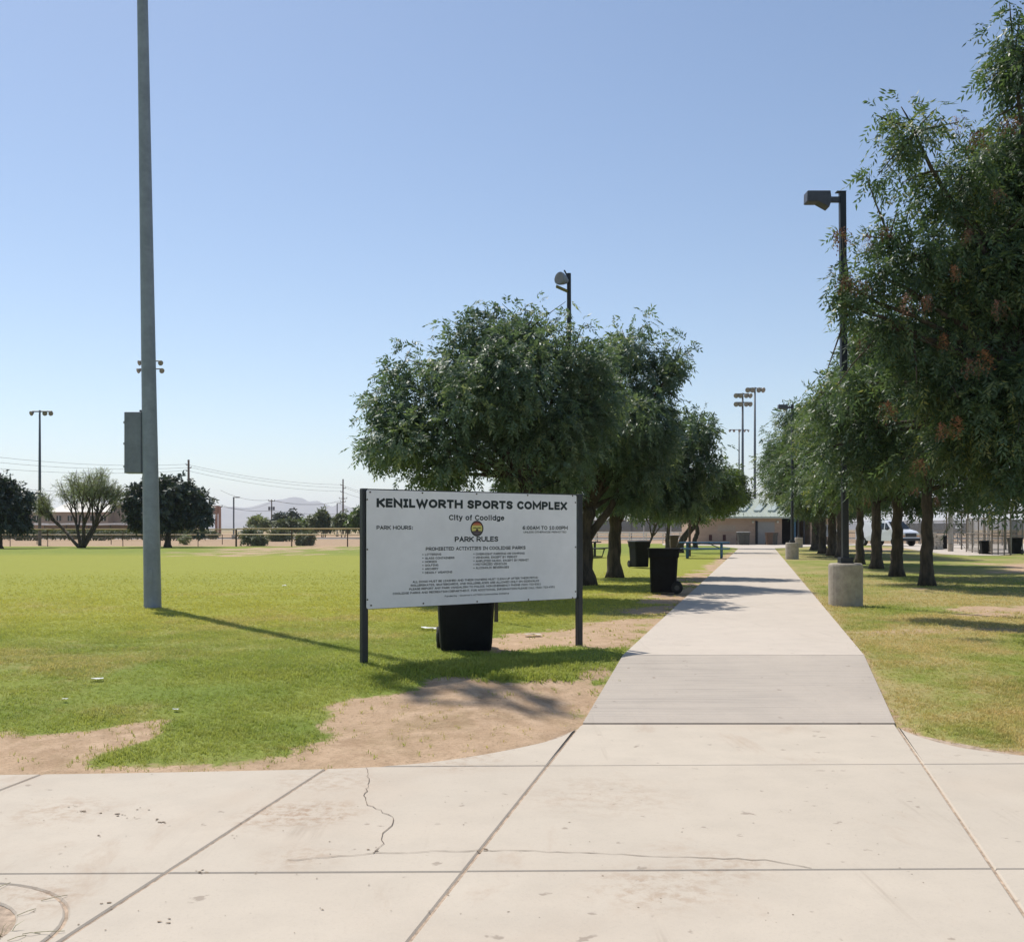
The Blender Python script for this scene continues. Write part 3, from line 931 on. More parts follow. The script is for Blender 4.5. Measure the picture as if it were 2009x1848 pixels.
# --- the ash trees on the left of the path
b1 = G(1012, 1173)
d = b1.y
make_tree('ash_tree', 'wide dark green tree rising directly behind the park rules sign', 'tree', b1, trunk_pts(b1, (1016, 1100), (1022, 1030), (1036, 955)),
          [LB(940, 800, d, 150, 120, 1.6), LB(800, 865, d - .3, 90, 75), LB(765, 810, d, 55, 60), LB(735, 890, d - .2, 38, 36), LB(860, 725, d, 75, 65), LB(930, 655, d, 60, 45), LB(1035, 650, d + .2, 75, 45),
           LB(1120, 705, d + .2, 70, 62), LB(1080, 850, d + .4, 120, 95, 1.4), LB(900, 900, d - .5, 80, 48), LB(1000, 720, d, 110, 80, 1.5), LB(1160, 800, d + .5, 75, 85), LB(1170, 720, d + .5, 50, 50), LB(780, 740, d + .3, 40, 35), LB(850, 930, d - .2, 60, 30), LB(1010, 940, d + .3, 55, 32), LB(1090, 945, d + .5, 60, 34)],
          M['leaf_ash'], 11, cr=0.45, dens=0.50, per_m2=22, n_leaf=9, rach=0.22, ln=0.105, wd=0.036, r0=0.17, droop=0.3, deep=1.3,
          extra=[EX(1000, 612, d, .16), EX(1052, 604, d, .17), EX(1110, 592, d, .11), EX(1112, 622, d, .14), EX(925, 612, d, .15), EX(806, 684, d, .11), EX(812, 712, d, .10), EX(722, 775, d, .11), EX(712, 820, d, .12),
                 EX(705, 880, d, .13), EX(868, 660, d, .13), EX(1145, 636, d, .12), EX(760, 725, d, .11), EX(900, 640, d, .14), EX(1030, 596, d, .1), EX(985, 596, d, .1)], group='trees left of the path')
b2 = G(1150, 1146)
d = b2.y
make_tree('ash_tree', 'tree with a leaning forked trunk just right of the sign post', 'tree', b2, trunk_pts(b2, (1148, 1090), (1149, 1035), (1156, 1000)),
          [LB(1235, 690, d, 62, 50), LB(1290, 745, d, 52, 60), LB(1210, 820, d, 105, 95, 1.8), LB(1290, 850, d + .3, 58, 85), LB(1150, 720, d, 70, 60), LB(1130, 880, d, 90, 70), LB(1240, 920, d, 70, 45), LB(1320, 720, d, 26, 35), LB(1030, 900, d + .4, 70, 55), LB(1120, 965, d + .5, 50, 30), LB(1235, 972, d + .3, 55, 26), LB(1060, 965, d + .3, 50, 30)],
          M['leaf_ash'], 12, cr=0.5, dens=0.48, per_m2=19, n_leaf=9, rach=0.26, ln=0.12, wd=0.042, r0=0.22, deep=1.4,
          extra=[EX(1335, 672, d, .24), EX(1328, 705, d, .2), EX(1262, 650, d, .2), EX(1338, 790, d, .2), EX(1208, 660, d, .2)],
          stems=[([At(1150, 1062, d), At(1180, 1020, d), At(1205, 985, d), At(1225, 940, d)], 0.12)], group='trees left of the path')
b3 = G(1206, 1131)
d = b3.y
make_tree('ash_tree', 'straight dark trunked tree between the sign and the two black bins', 'tree', b3, trunk_pts(b3, (1205, 1080), (1208, 1020), (1213, 980)),
          [LB(1270, 900, d, 70, 65), LB(1340, 880, d, 50, 62), LB(1365, 850, d, 36, 42), LB(1385, 920, d, 30, 40), LB(1300, 955, d, 62, 36), LB(1200, 880, d, 80, 70), LB(1340, 950, d + .5, 50, 36), LB(1240, 940, d, 60, 36), LB(1130, 920, d, 60, 50), LB(1280, 985, d, 52, 22), LB(1345, 985, d, 48, 24), LB(1190, 975, d, 46, 24)],
          M['leaf_ash'], 13, cr=0.55, dens=0.5, per_m2=17, n_leaf=9, rach=0.28, ln=0.135, wd=0.048, r0=0.21, deep=1.4,
          extra=[EX(1405, 880, d, .22), EX(1382, 815, d, .25), EX(1352, 806, d, .2), EX(1410, 935, d, .2)],
          stems=[([At(1210, 1030, d), At(1226, 1000, d), At(1236, 970, d)], 0.10)], group='trees left of the path')
b4 = G(1334, 1084)
d = b4.y
make_tree('ash_tree', 'leaning multi stemmed tree behind the front black bin', 'tree', b4, trunk_pts(b4, (1336, 1068), (1345, 1052), (1362, 1034)),
          [LB(1400, 985, d, 32, 26), LB(1375, 960, d, 35, 34), LB(1410, 945, d, 32, 34), LB(1345, 985, d, 35, 28), LB(1440, 975, d, 22, 22)],
          M['leaf_young'], 14, cr=0.6, dens=0.6, per_m2=12, n_leaf=7, rach=0.32, ln=0.2, wd=0.075, r0=0.2, twig_every=4,
          stems=[([At(1331, 1074, d), At(1338, 1055, d), At(1352, 1036, d), At(1358, 1010, d)], 0.13)], group='trees left of the path')
b5 = G(1364, 1076)
d = b5.y
make_tree('ash_tree', 'slim curved trunk tree behind the blue picnic table', 'tree', b5, trunk_pts(b5, (1362, 1062), (1368, 1046), (1366, 1026)),
          [LB(1360, 990, d, 36, 30), LB(1330, 975, d, 40, 30), LB(1435, 945, d, 24, 30), LB(1425, 985, d, 34, 22), LB(1455, 970, d, 14, 18)],
          M['leaf_young'], 15, cr=0.7, dens=0.6, per_m2=11, n_leaf=7, rach=0.36, ln=0.24, wd=0.09, r0=0.19, twig_every=4, group='trees left of the path')
b6 = G(1268, 1089)
d = b6.y
make_tree('small_tree', 'young pale green tree with several thin stems beyond the black bins', 'tree', b6, trunk_pts(b6, (1272, 1070), (1280, 1052), (1284, 1032)),
          [LB(1285, 1000, d, 30, 20), LB(1250, 1005, d, 26, 18), LB(1312, 1008, d, 22, 20), LB(1275, 985, d, 36, 18), LB(1240, 990, d, 16, 12)],
          M['leaf_young'], 16, cr=0.42, dens=0.36, per_m2=8, n_leaf=7, rach=0.25, ln=0.17, wd=0.06, r0=0.07,
          stems=[([At(1281, 1052, d), At(1288, 1030, d), At(1300, 1012, d)], 0.045), ([At(1280, 1056, d), At(1274, 1030, d), At(1262, 1008, d)], 0.045), ([At(1283, 1050, d), At(1294, 1036, d), At(1308, 1018, d)], 0.04)])
b7 = G(1309, 1078)
d = b7.y
make_tree('small_tree', 'short stubby trunk sapling between the black bins and blue table', 'tree', b7, trunk_pts(b7, (1309, 1060), (1311, 1040), (1312, 1028)),
          [LB(1320, 1010, d, 28, 18), LB(1300, 1000, d, 26, 18)], M['leaf_young'], 17, cr=0.5, dens=0.4, per_m2=7, n_leaf=7, rach=0.3, ln=0.2, wd=0.07, r0=0.15, twig_every=4)

# --- the pistache row on the right of the path
seed_me = None
def seed_cluster_mesh():
    """a hanging panicle: thin stalks carrying many tiny seeds"""
    g = random.Random(3)
    m = MB()
    for k in range(16):
        a = g.uniform(0, 6.28); q = g.random() * 0.07; ln = g.uniform(0.10, 0.24); sp = g.uniform(0.2, 0.7)
        for j in range(11):
            f = j / 10
            x = math.cos(a) * (q + sp * 0.10 * f) + g.uniform(-.012, .012); y = math.sin(a) * (q + sp * 0.10 * f) + g.uniform(-.012, .012); z = 0.06 - ln * f + g.uniform(-.01, .01)
            u_ = Vector((g.uniform(-1, 1), g.uniform(-1, 1), g.uniform(-1, .2))).normalized() * g.uniform(0.010, 0.020)
            v_ = u_.orthogonal().normalized() * g.uniform(0.004, 0.008)
            c = Vector((x, y, z))
            m.add([c - u_, c + v_, c + u_, c - v_], [(0, 1, 2, 3)])
    return m.mesh('seed_cluster')
seed_me = seed_cluster_mesh()

def add_seeds(root, pts, scale):
    g = random.Random(len(pts))
    for p in pts:
        o = link('seed_cluster', seed_me, M['seed'], root, kind='stuff')
        o.location = Vector(p) - root.location
        o.scale = [scale * g.uniform(0.8, 1.3)] * 3
        o.rotation_euler = (g.uniform(-.3, .3), g.uniform(-.3, .3), g.uniform(0, 6.28))

bn = Vector((7.85, 14.6, 0)); d = 14.3
near = make_tree('pistache_tree', 'largest tree, its dark leafy crown filling the right edge of the view', 'tree', bn,
          [bn, bn + Vector((0.02, 0, 1.2)), bn + Vector((-0.1, 0, 2.2)), bn + Vector((-.25, -.1, 3.0))],
          [LB(1990, 120, d, 50, 100), LB(1795, 262, d - .3, 58, 55), LB(1880, 370, d, 85, 90), LB(1975, 330, d + .6, 85, 130, 1.2), LB(1800, 500, d, 85, 75), LB(1905, 560, d + .2, 115, 120, 1.2), LB(1985, 560, d + .3, 100, 160, 1.3),
           LB(1770, 650, d + .4, 85, 70), LB(1850, 740, d + .2, 100, 90), LB(1930, 820, d + .3, 105, 110, 1.2), LB(2000, 800, d - .2, 90, 150, 1.3), LB(1975, 950, d, 75, 55), LB(1860, 870, d + .6, 70, 70), LB(1720, 540, d - .2, 46, 38), LB(1740, 640, d - .1, 36, 40), LB(1745, 470, d - .1, 36, 32), LB(1665, 560, d - .2, 26, 22), LB(1668, 605, d - .2, 24, 20),
           LB(2110, 200, d + .3, 100, 120, 1.2), LB(2160, 450, d + .3, 130, 150, 1.4), LB(2160, 720, d + .3, 140, 150, 1.4), LB(2110, 890, d + .3, 100, 80), LB(2010, 450, d + 1.2, 130, 200, 1.1), LB(2030, 760, d + 1.4, 130, 170, 1.1),
           LB(1665, 800, 16.4, 48, 50), LB(1640, 875, 16.6, 46, 46), LB(1715, 840, 16.0, 62, 80), LB(1695, 752, 15.8, 52, 36), LB(1612, 775, 16.8, 24, 34), LB(1695, 920, 16.4, 46, 28), LB(1770, 900, 15.8, 60, 60)],
          M['leaf_pistache'], 21, cr=0.36, dens=0.66, per_m2=25, n_leaf=9, rach=0.24, ln=0.098, wd=0.030, droop=0.45, r0=0.19,
          extra=[EX(1652, 455, d - .3, .10), EX(1642, 548, d - .3, .12), EX(1668, 560, d - .3, .14), EX(1648, 602, d - .3, .13), EX(1690, 596, d - .3, .16), EX(1700, 465, d, .15), EX(1735, 455, d, .16), EX(1690, 668, d, .13), EX(1706, 690, d, .15),
                 EX(1724, 228, d - .3, .15), EX(1722, 345, d - .3, .16), EX(1702, 352, d - .3, .11), EX(1768, 210, d - .2, .16), EX(1835, 215, d - .2, .15), EX(1880, 240, d, .14), EX(1760, 410, d, .16), EX(1940, 240, d, .16), EX(1948, 150, d, .14), EX(1968, 60, d, .18), EX(2000, 30, d, .2),
                 EX(1620, 735, d, .13), EX(1640, 760, d, .18), EX(1745, 330, d, .2)], group='trees right of the path')
add_seeds(near, [At(*p) for p in ((1882, 240, d - .5), (1737, 452, d - .35), (1650, 462, d - .45), (1660, 552, d - .5), (1700, 470, d - .3), (1850, 665, d - 1.0), (1930, 700, d - 1.2), (1905, 715, d - 1.1), (1870, 530, d - .9), (1900, 460, d - 1.0), (1955, 380, d - 1.0),
          (1845, 840, d - 1.0), (1875, 830, d - 1.0), (1805, 910, d - .9), (1960, 600, d - 1.1), (1690, 560, d - .5), (1780, 590, d - .9), (1920, 270, d - .6), (1690, 675, d - .3), (1820, 590, d - .9), (1980, 240, d - .8), (1740, 800, d - .4))], 1.0)

def row_tree(px, py, seed, label, h=7.0, rad=2.7, r0=0.2, leaf=1.0, low=1.9, lean=0.0):
    b = G(px, py)
    g = random.Random(seed)
    top = b + Vector((lean, 0, low + 0.4))
    lobes = [(b.x, b.y, low + (h - low) * 0.5, rad * 0.72, rad * 0.72, (h - low) * 0.42)]
    for k in range(9):
        a = k * 0.7 + g.uniform(-.3, .3); zz = low + 0.7 + (h - low - 1.4) * ((k * 0.37) % 1.0)
        rr = rad * (0.62 if zz < h * 0.7 else 0.42)
        lobes.append((b.x + rr * math.cos(a), b.y + rr * math.sin(a), zz, rad * 0.4, rad * 0.4, 0.75))
    ex = []
    for k in range(10):
        a = g.uniform(0, 6.28); zz = g.uniform(h * 0.5, h * 0.98); rr = rad * (1.05 - 0.75 * max(0, (zz / h - 0.55)) / 0.45)
        ex.append((b.x + rr * math.cos(a), b.y + rr * math.sin(a), zz, 0.28))
    return make_tree('pistache_tree', label, 'tree', b, [b, b + Vector((lean * .3, 0, 0.8)), b + Vector((lean * .6, 0, 1.5)), top], lobes, M['leaf_pistache'], seed, cr=0.55, dens=0.58,
                     per_m2=15 / leaf ** 2, n_leaf=9, rach=0.28 * leaf, ln=0.125 * leaf, wd=0.042 * leaf, droop=0.35, r0=r0, extra=ex, group='trees right of the path', twig_every=4)

ra = row_tree(1819, 1147, 31, 'frontmost visible trunk of the right row, nearest the shaded grass', 7.2, 2.8, 0.165)
rb = row_tree(1760, 1129, 32, 'second trunk of the right row, in front of the white van', 7.3, 2.8, 0.185, 1.1)
rc = row_tree(1719, 1114.5, 33, 'third trunk of the right row, left of the white van', 7.4, 2.9, 0.2, 1.25)
for src, lst, sc in ((ra, ((1838, 980), (1795, 960), (1780, 900), (1840, 900)), 1.1), (rb, ((1720, 900), (1700, 980), (1655, 905), (1755, 850)), 1.5), (rc, ((1650, 808), (1640, 905), (1675, 945)), 1.6)):
    b = src.location
    add_seeds(src, [At(x, y, b.y - 2.6) for x, y in lst], sc)
labels = ['fourth trunk of the right row, right of the near lamp post', 'fifth trunk of the right row, directly behind the near lamp post', 'sixth trunk of the right row, left of the near lamp post',
          'thin forked trunk of the right row before the building window', 'farthest trunk of the right row, next to the building breezeway']
for k, (px, py, sc, src) in enumerate(((1687, 1106, 1.05, ra), (1649, 1093.5, 1.08, rb), (1633, 1089.5, 1.1, rc), (1614, 1085.5, 1.1, ra), (1600, 1078.5, 1.12, rc))):
    o = copy_tree(src)
    o.location = G(px, py)
    o.rotation_euler = (0, 0, 1.3 + 1.1 * k)
    wide = sc * (1.0 + 0.09 * k)
    o.scale = (wide, wide, sc)
    o['label'] = labels[k]
    for ch in list(o.children):
        if ch.name.startswith('seed_cluster'):
            bpy.data.objects.remove(ch)

# --- round dark trees, the open palo verde and the bushes across the field
def round_tree(name, label, px, py, lobes_px, mat, seed, leaf=0.35, r0=0.25, fork=1033, group=None, cr=0.8, per=5.5, dens=0.6, dd=0.0):
    b = G(px, py); d = b.y
    return make_tree(name, label, 'tree', b, trunk_pts(b, (px, (py + fork) / 2), (px + 1, fork)), [LB(x, y, d + dd, a, c) for x, y, a, c in lobes_px], mat, seed, cr=cr, dens=dens, per_m2=per, n_leaf=6, rach=leaf * 1.1, ln=leaf, wd=leaf * 0.45, droop=0.3, r0=r0, group=group, twig_every=5)
round_tree('round_tree', 'rounded dark tree right behind the tall steel light pole', 329, 1073, [(330, 990, 70, 42), (285, 985, 42, 36), (270, 1015, 32, 22), (375, 985, 40, 36), (398, 1010, 22, 24), (340, 955, 50, 20), (300, 960, 30, 20), (330, 1015, 70, 22)], M['leaf_dark'], 41, group='rounded trees across the field')
round_tree('round_tree', 'rounded dark tree cut off by the left edge of the view', -2, 1075, [(-5, 985, 50, 45), (35, 1000, 26, 34), (0, 950, 35, 22), (-40, 990, 40, 40), (20, 1018, 40, 22), (48, 970, 12, 18)], M['leaf_dark'], 42, group='rounded trees across the field')

def palo_verde(label, px, py):
    b = G(px, py); d = b.y
    root = thing('palo_verde_tree', label, 'tree', b)
    g = random.Random(5)
    m = MB(); tips = []
    def grow(p, dr, L, r, lev):
        n = 4; pts = [p]
        q = p.copy(); v = dr.copy()
        for k in range(n):
            v = (v + Vector((g.uniform(-1, 1), g.uniform(-1, 1), g.uniform(-.3, .6))) * 0.10).normalized()
            q = q + v * L / n
            pts.append(q.copy())
        m.tube(pts, [r * (1 - 0.4 * k / n) for k in range(n + 1)], 6 if lev < 2 else 4)
        if lev >= 3: tips.extend(pts[1:])
        if lev < 5:
            for k in range(3 if lev < 4 else 2):
                w_ = (v + Vector((g.uniform(-1, 1), g.uniform(-1, 1), g.uniform(-.25, .7))) * (0.55 + 0.06 * lev)).normalized()
                grow(pts[-1 - (k % 2)], w_, L * g.uniform(0.62, 0.85), r * 0.58, lev + 1)
    for tx, tz, L in ((-0.95, 0.75, 1.9), (-0.35, 1.0, 1.8), (0.12, 1.0, 2.0), (0.55, 0.85, 1.9), (0.3, 1.0, 1.8)):
        grow(Vector((tx * .15, 0, -0.05)), Vector((tx, g.uniform(-.4, .4), tz)).normalized(), L * 1.02, 0.15, 0)
    m.obj('trunk', M['bark'], root, smooth=True)
    cl = [(*p, 0.3) for p in tips if p.z > 1.3][::2]
    link('crown', foliage(6, cl[::2], 2.6, 5, 0.26, 0.15, 0.034, 0.0, 0.2), M['leaf_olive'], root, kind='stuff')
    return root
palo_verde('open thin leaved palo verde tree with forked stems left of the steel pole', 161, 1074)

def bush(label, lobes_px, d, mat, seed, leaf=0.4, name='shrub', group='shrubs along the outfield fence', stem=True, cat='shrub', cr=0.5, per=8.0):
    L = [LB(x, y, d, a, c) for x, y, a, c in lobes_px]
    bx = sum(l[0] for l in L) / len(L)
    base = Vector((bx, d, 0))
    root = thing(name, label, cat, base, 0, group)
    LL = [(l[0] - bx, l[1] - d, l[2], *l[3:]) for l in L]
    cl = fill_lobes(seed, LL, cr, 1.0)
    link('crown', foliage(seed, cl, per, 6, leaf, leaf, leaf * 0.45, 0.3, 0.4), mat, root, kind='stuff')
    m = MB(); g = random.Random(seed)
    for l in LL:
        limb(m, (l[0] * 0.3, 0, -0.05), l[:3], 0.09, 0.03, g, 4)
    m.obj('trunk', M['bark'], root)
    return root
bush('big dense shrub at the outfield fence, leftmost of the shrubs', [(499, 1052, 22, 17), (490, 1045, 14, 14), (511, 1056, 13, 13)], 86, M['leaf_far'], 51, 0.25)
bush('lower trimmed shrub at the outfield fence, left of the sign', [(598, 1054, 16, 13), (588, 1058, 10, 10), (607, 1056, 10, 11)], 87, M['leaf_far'], 52, 0.25)
bush('small leafless looking shrub behind the round tree trunk', [(362, 1057, 12, 8)], 92, M['leaf_olive'], 53, 0.22)
bush('broad low pale shrub between the two trimmed fence shrubs', [(545, 1050, 18, 9), (560, 1046, 12, 8)], 118, M['leaf_far'], 54, 0.35)
far_specs = [('dark bushy tree by the transformer pole', [(565, 1018, 26, 12), (545, 1022, 14, 9)], 185, M['leaf_dark']),
             ('pale rounded tree in front of the transformer pole', [(570, 1030, 20, 12), (552, 1030, 12, 10)], 150, M['leaf_far']),
             ('tall pointed pale tree left of the tall utility pole', [(633, 1018, 10, 20), (625, 1025, 16, 14), (645, 1026, 14, 12)], 165, M['leaf_far']),
             ('rounded green tree below the tall utility pole', [(665, 1022, 18, 15), (682, 1026, 14, 12)], 160, M['leaf_far']),
             ('pale tree partly hidden by the left sign post', [(702, 1016, 16, 20), (720, 1020, 20, 18)], 155, M['leaf_young']),
             ('sparse grey green tree between lamp post and transformer pole', [(505, 1022, 16, 10), (520, 1028, 12, 8)], 190, M['leaf_olive']),
             ('low tree between the transformer pole and the tall utility pole', [(605, 1028, 16, 10), (590, 1030, 10, 8)], 175, M['leaf_young'])]
for k, (lb, lo, d, mt) in enumerate(far_specs):
    bush(lb, lo, d, mt, 60 + k, 0.5, 'distant_tree', 'trees beyond the outfield fence', cat='tree', cr=0.9, per=4.5)
for k, (x0, x1) in enumerate(((-10, 120), (130, 250), (255, 420))):
    bush(('low clipped hedge along the far road, left part', 'low clipped hedge along the far road, middle part behind the palo verde', 'low clipped hedge along the far road behind the round tree')[k],
         [(x, 1046 + (i % 2), 12, 4.5) for i, x in enumerate(range(x0, x1, 16))], 128, M['leaf_far'], 80 + k, 0.3, 'hedge', 'hedges along the far road', cat='hedge', cr=0.35, per=4)

# ---------------------------------------------------------------- the park rules sign
pl, pr = G(714, 1300), G(1136, 1263)
ax_ = Vector((pr.x - pl.x, pr.y - pl.y, 0)); SL = ax_.length; ax_.normalize()
ang = math.atan2(ax_.y, ax_.x)
sign = thing('park_sign', 'large white park rules sign board on two dark posts', 'sign', (pl.x, pl.y, 0), ang)
nrm = Vector((ax_.y, -ax_.x, 0))        # toward the viewer

def SUV(px, py):
    """place on the sign's face: metres along and height"""
    dx, dz = (px - CX) / F, -(py - HY) / F
    o = Vector((pl.x, pl.y, 0)) + nrm * 0.045
    dr = Vector((dx, 1, dz)); s = (o - Vector((0, 0, H))).dot(nrm) / dr.dot(nrm)
    q = Vector((0, 0, H)) + dr * s
    return (q - o).dot(ax_), q.z
def Z1(x, y):
    return SUV((1040 + x / 2.843) / 1.49328, (1410 + y / 2.843) / 1.49328)

zt = 0.5 * (Z1(95, 75)[1] + Z1(1838, 112)[1]); zb = 0.5 * (Z1(97, 1050)[1] + Z1(1838, 983)[1])
u0, u1 = Z1(94, 560)[0], Z1(1841, 560)[0]
zpt = zt + 0.015
for x, bz in ((0.0, pl.z), (SL, pr.z)):
    MB().box((x, 0, (zpt + bz - 0.25) / 2), (0.066, 0.066, zpt - bz + 0.25)).obj('post', M['dark_post'], sign, bevel=0.005)
MB().box((SL / 2, -0.012, zt + 0.004), (SL - 0.082, 0.05, 0.016)).obj('top_rail', M['dark_post'], sign)
MB().box((SL / 2, 0.006, zb + 0.012), (SL - 0.082, 0.045, 0.04)).obj('bottom_rail', M['dark_post'], sign)
pm = MB(); rc_ = 0.02
cor = []
for cx_, cz_, a0 in ((u1 - rc_, zb + rc_, -90), (u1 - rc_, zt - rc_, 0), (u0 + rc_, zt - rc_, 90), (u0 + rc_, zb + rc_, 180)):
    cor += [(cx_ + rc_ * math.cos(R(a0 + k * 30)), cz_ + rc_ * math.sin(R(a0 + k * 30))) for k in range(4)]
pm.prism(cor, 'y', -0.053, -0.044)
panel = pm.obj('panel', M['sign_white'], sign)
FACE = -0.0545

# --- plain stroke letters, drawn as thick flat lines
def _arc(cx, cy, rx, ry, a0, a1, n=10):
    return [(cx + rx * math.cos(R(a0 + (a1 - a0) * k / n)), cy + ry * math.sin(R(a0 + (a1 - a0) * k / n))) for k in range(n + 1)]
_O = _arc(.5, .5, .5, .5, 90, 450, 20)
_S = [(.95, .84), (.82, .95), (.6, 1), (.35, 1), (.12, .92), (.04, .76), (.14, .62), (.35, .55), (.65, .47), (.88, .38), (.97, .24), (.88, .08), (.66, 0), (.38, 0), (.14, .05), (.02, .16)]
_P = [(0, 0), (0, 1), (.5, 1)] + _arc(.5, .72, .5, .28, 90, -90, 8)[1:] + [(0, .44)]
GL = {  # advance width, strokes
 'A': (1.0, [[(0, 0), (.5, 1), (1, 0)], [(.2, .34), (.8, .34)]]), 'B': (.95, [[(0, .53), (0, 1), (.58, 1)] + _arc(.58, .765, .34, .235, 90, -90, 7)[1:] + [(0, .53), (0, 0), (.58, 0)] + _arc(.58, .265, .42, .265, -90, 90, 7)[1:]]),
 'C': (.95, [_arc(.58, .5, .58, .5, 48, 312, 16)]), 'D': (1.08, [[(0, .5), (0, 1), (.42, 1)] + _arc(.42, .5, .58, .5, 90, -90, 10)[1:] + [(0, 0), (0, .5)]]), 'E': (.86, [[(1, 1), (0, 1), (0, 0), (1, 0)], [(0, .52), (.92, .52)]]),
 'F': (.82, [[(1, 1), (0, 1), (0, 0)], [(0, .5), (.88, .5)]]), 'G': (1.04, [_arc(.56, .5, .56, .5, 48, 300, 15) + [(1, .1), (1, .46), (.58, .46)]]), 'H': (1.08, [[(0, 0), (0, 1)], [(1, 0), (1, 1)], [(0, .52), (1, .52)]]),
 'I': (.66, [[(0, 1), (1, 1)], [(.5, 1), (.5, 0)], [(0, 0), (1, 0)]]), 'J': (.68, [[(.2, 1), (1, 1), (1, .3)] + _arc(.5, .3, .5, .3, 0, -120, 6)[1:]]), 'K': (1.0, [[(0, 0), (0, 1)], [(1, 1), (.04, .44)], [(.3, .6), (1, 0)]]),
 'L': (.8, [[(0, 1), (0, 0), (1, 0)]]), 'M': (1.24, [[(0, 0), (0, 1), (.5, .28), (1, 1), (1, 0)]]), 'N': (1.08, [[(0, 0), (0, 1), (1, 0), (1, 1)]]), 'O': (1.12, [_O]), 'P': (.93, [_P]), 'Q': (1.12, [_O, [(.6, .2), (1, -.18)]]),
 'R': (1.0, [_P, [(.42, .44), (1, 0)]]), 'S': (.92, [_S]), 'T': (.94, [[(0, 1), (1, 1)], [(.5, 1), (.5, 0)]]), 'U': (1.05, [[(0, 1), (0, .36)] + _arc(.5, .36, .5, .36, 180, 360, 10)[1:] + [(1, 1)]]), 'V': (1.0, [[(0, 1), (.5, 0), (1, 1)]]),
 'W': (1.45, [[(0, 1), (.25, 0), (.5, .85), (.75, 0), (1, 1)]]), 'X': (1.0, [[(0, 0), (1, 1)], [(0, 1), (1, 0)]]), 'Y': (.96, [[(0, 1), (.5, .48), (1, 1)], [(.5, .48), (.5, 0)]]), 'Z': (.92, [[(0, 1), (1, 1), (0, 0), (1, 0)]]),
 '0': (.88, [_O]), '1': (.88, [[(.1, .78), (.5, 1), (.5, 0)], [(.1, 0), (.9, 0)]]), '2': (.88, [[(.04, .84)] + _arc(.5, .72, .46, .28, 150, -30, 8)[1:] + [(.6, .36), (0, 0), (1, 0)]]),
 '3': (.88, [[(.04, .93)] + _arc(.5, .76, .45, .24, 100, -80, 7) + _arc(.5, .27, .5, .27, 85, -110, 8) + [(.04, .06)]]), '4': (.88, [[(.72, 0), (.72, 1), (0, .3), (1, .3)]]), '5': (.88, [[(.9, 1), (.14, 1), (.1, .55)] + _arc(.5, .3, .5, .3, 110, -120, 9)]),
 '6': (.88, [[(.9, .95), (.6, 1), (.2, .85), (.02, .5), (.02, .3)] + _arc(.5, .3, .48, .3, 180, 540, 14)]), '7': (.88, [[(0, 1), (1, 1), (.35, 0)]]),
 ':': (.5, [[(.5, .02), (.5, .10)], [(.5, .60), (.5, .68)]]), '.': (.45, [[(.5, .02), (.5, .10)]]), ',': (.45, [[(.6, .08), (.3, -.16)]]), '(': (.55, [_arc(1.0, .42, .9, .68, 130, 230, 8)]), ')': (.55, [_arc(0, .42, .9, .68, 50, -50, 8)]),
 '-': (.6, [[(0, .4), (1, .4)]]), "'": (.35, [[(.5, 1), (.5, .78)]]), ' ': (.48, []),
 'a': (.82, [[(.08, .68), (.35, .76), (.75, .74), (.95, .55), (.95, 0)], [(.95, .42), (.4, .42), (.05, .3), (.05, .1), (.35, 0), (.7, .06), (.95, .25)]]), 'b': (.86, [[(0, 1.05), (0, 0)], _arc(.5, .38, .5, .38, 180, -180, 16)]), 'd': (.86, [[(1, 1.05), (1, 0)], _arc(.5, .38, .5, .38, 0, 360, 16)]),
 'e': (.82, [[(.02, .40), (.98, .40)] + _arc(.5, .38, .48, .38, 5, 315, 14)]), 'f': (.52, [[(.95, 1.04), (.6, 1.04), (.42, .9), (.42, 0)], [(0, .74), (.9, .74)]]), 'g': (.86, [_arc(.5, .38, .5, .38, 0, 360, 16), [(1, .76), (1, -.12), (.8, -.28), (.1, -.26)]]),
 'i': (.42, [[(.5, .76), (.5, 0)], [(.5, .96), (.5, 1.05)]]), 'l': (.40, [[(.5, 1.05), (.5, 0)]]), 'm': (1.28, [[(0, 0), (0, .76)], [(0, .55), (.2, .76), (.42, .74), (.5, .55), (.5, 0)], [(.5, .55), (.7, .76), (.92, .74), (1, .55), (1, 0)]]),
 'n': (.86, [[(0, 0), (0, .76)], [(0, .5), (.3, .75), (.75, .75), (1, .52), (1, 0)]]), 'o': (.86, [_arc(.5, .38, .5, .38, 90, 450, 18)]), 'r': (.6, [[(0, 0), (0, .76)], [(0, .48), (.4, .72), (1, .74)]]), 's': (.74, [[(x, y * .76) for x, y in _S]]),
 't': (.56, [[(.4, 1.0), (.4, .15), (.6, 0), (.98, .02)], [(0, .74), (.95, .74)]]), 'u': (.86, [[(0, .76), (0, .25), (.25, 0), (.65, 0), (1, .25)], [(1, .76), (1, 0)]]), 'v': (.8, [[(0, .76), (.5, 0), (1, .76)]]), 'y': (.8, [[(0, .76), (.5, .02)], [(1, .76), (.35, -.28), (.1, -.28)]]),
}

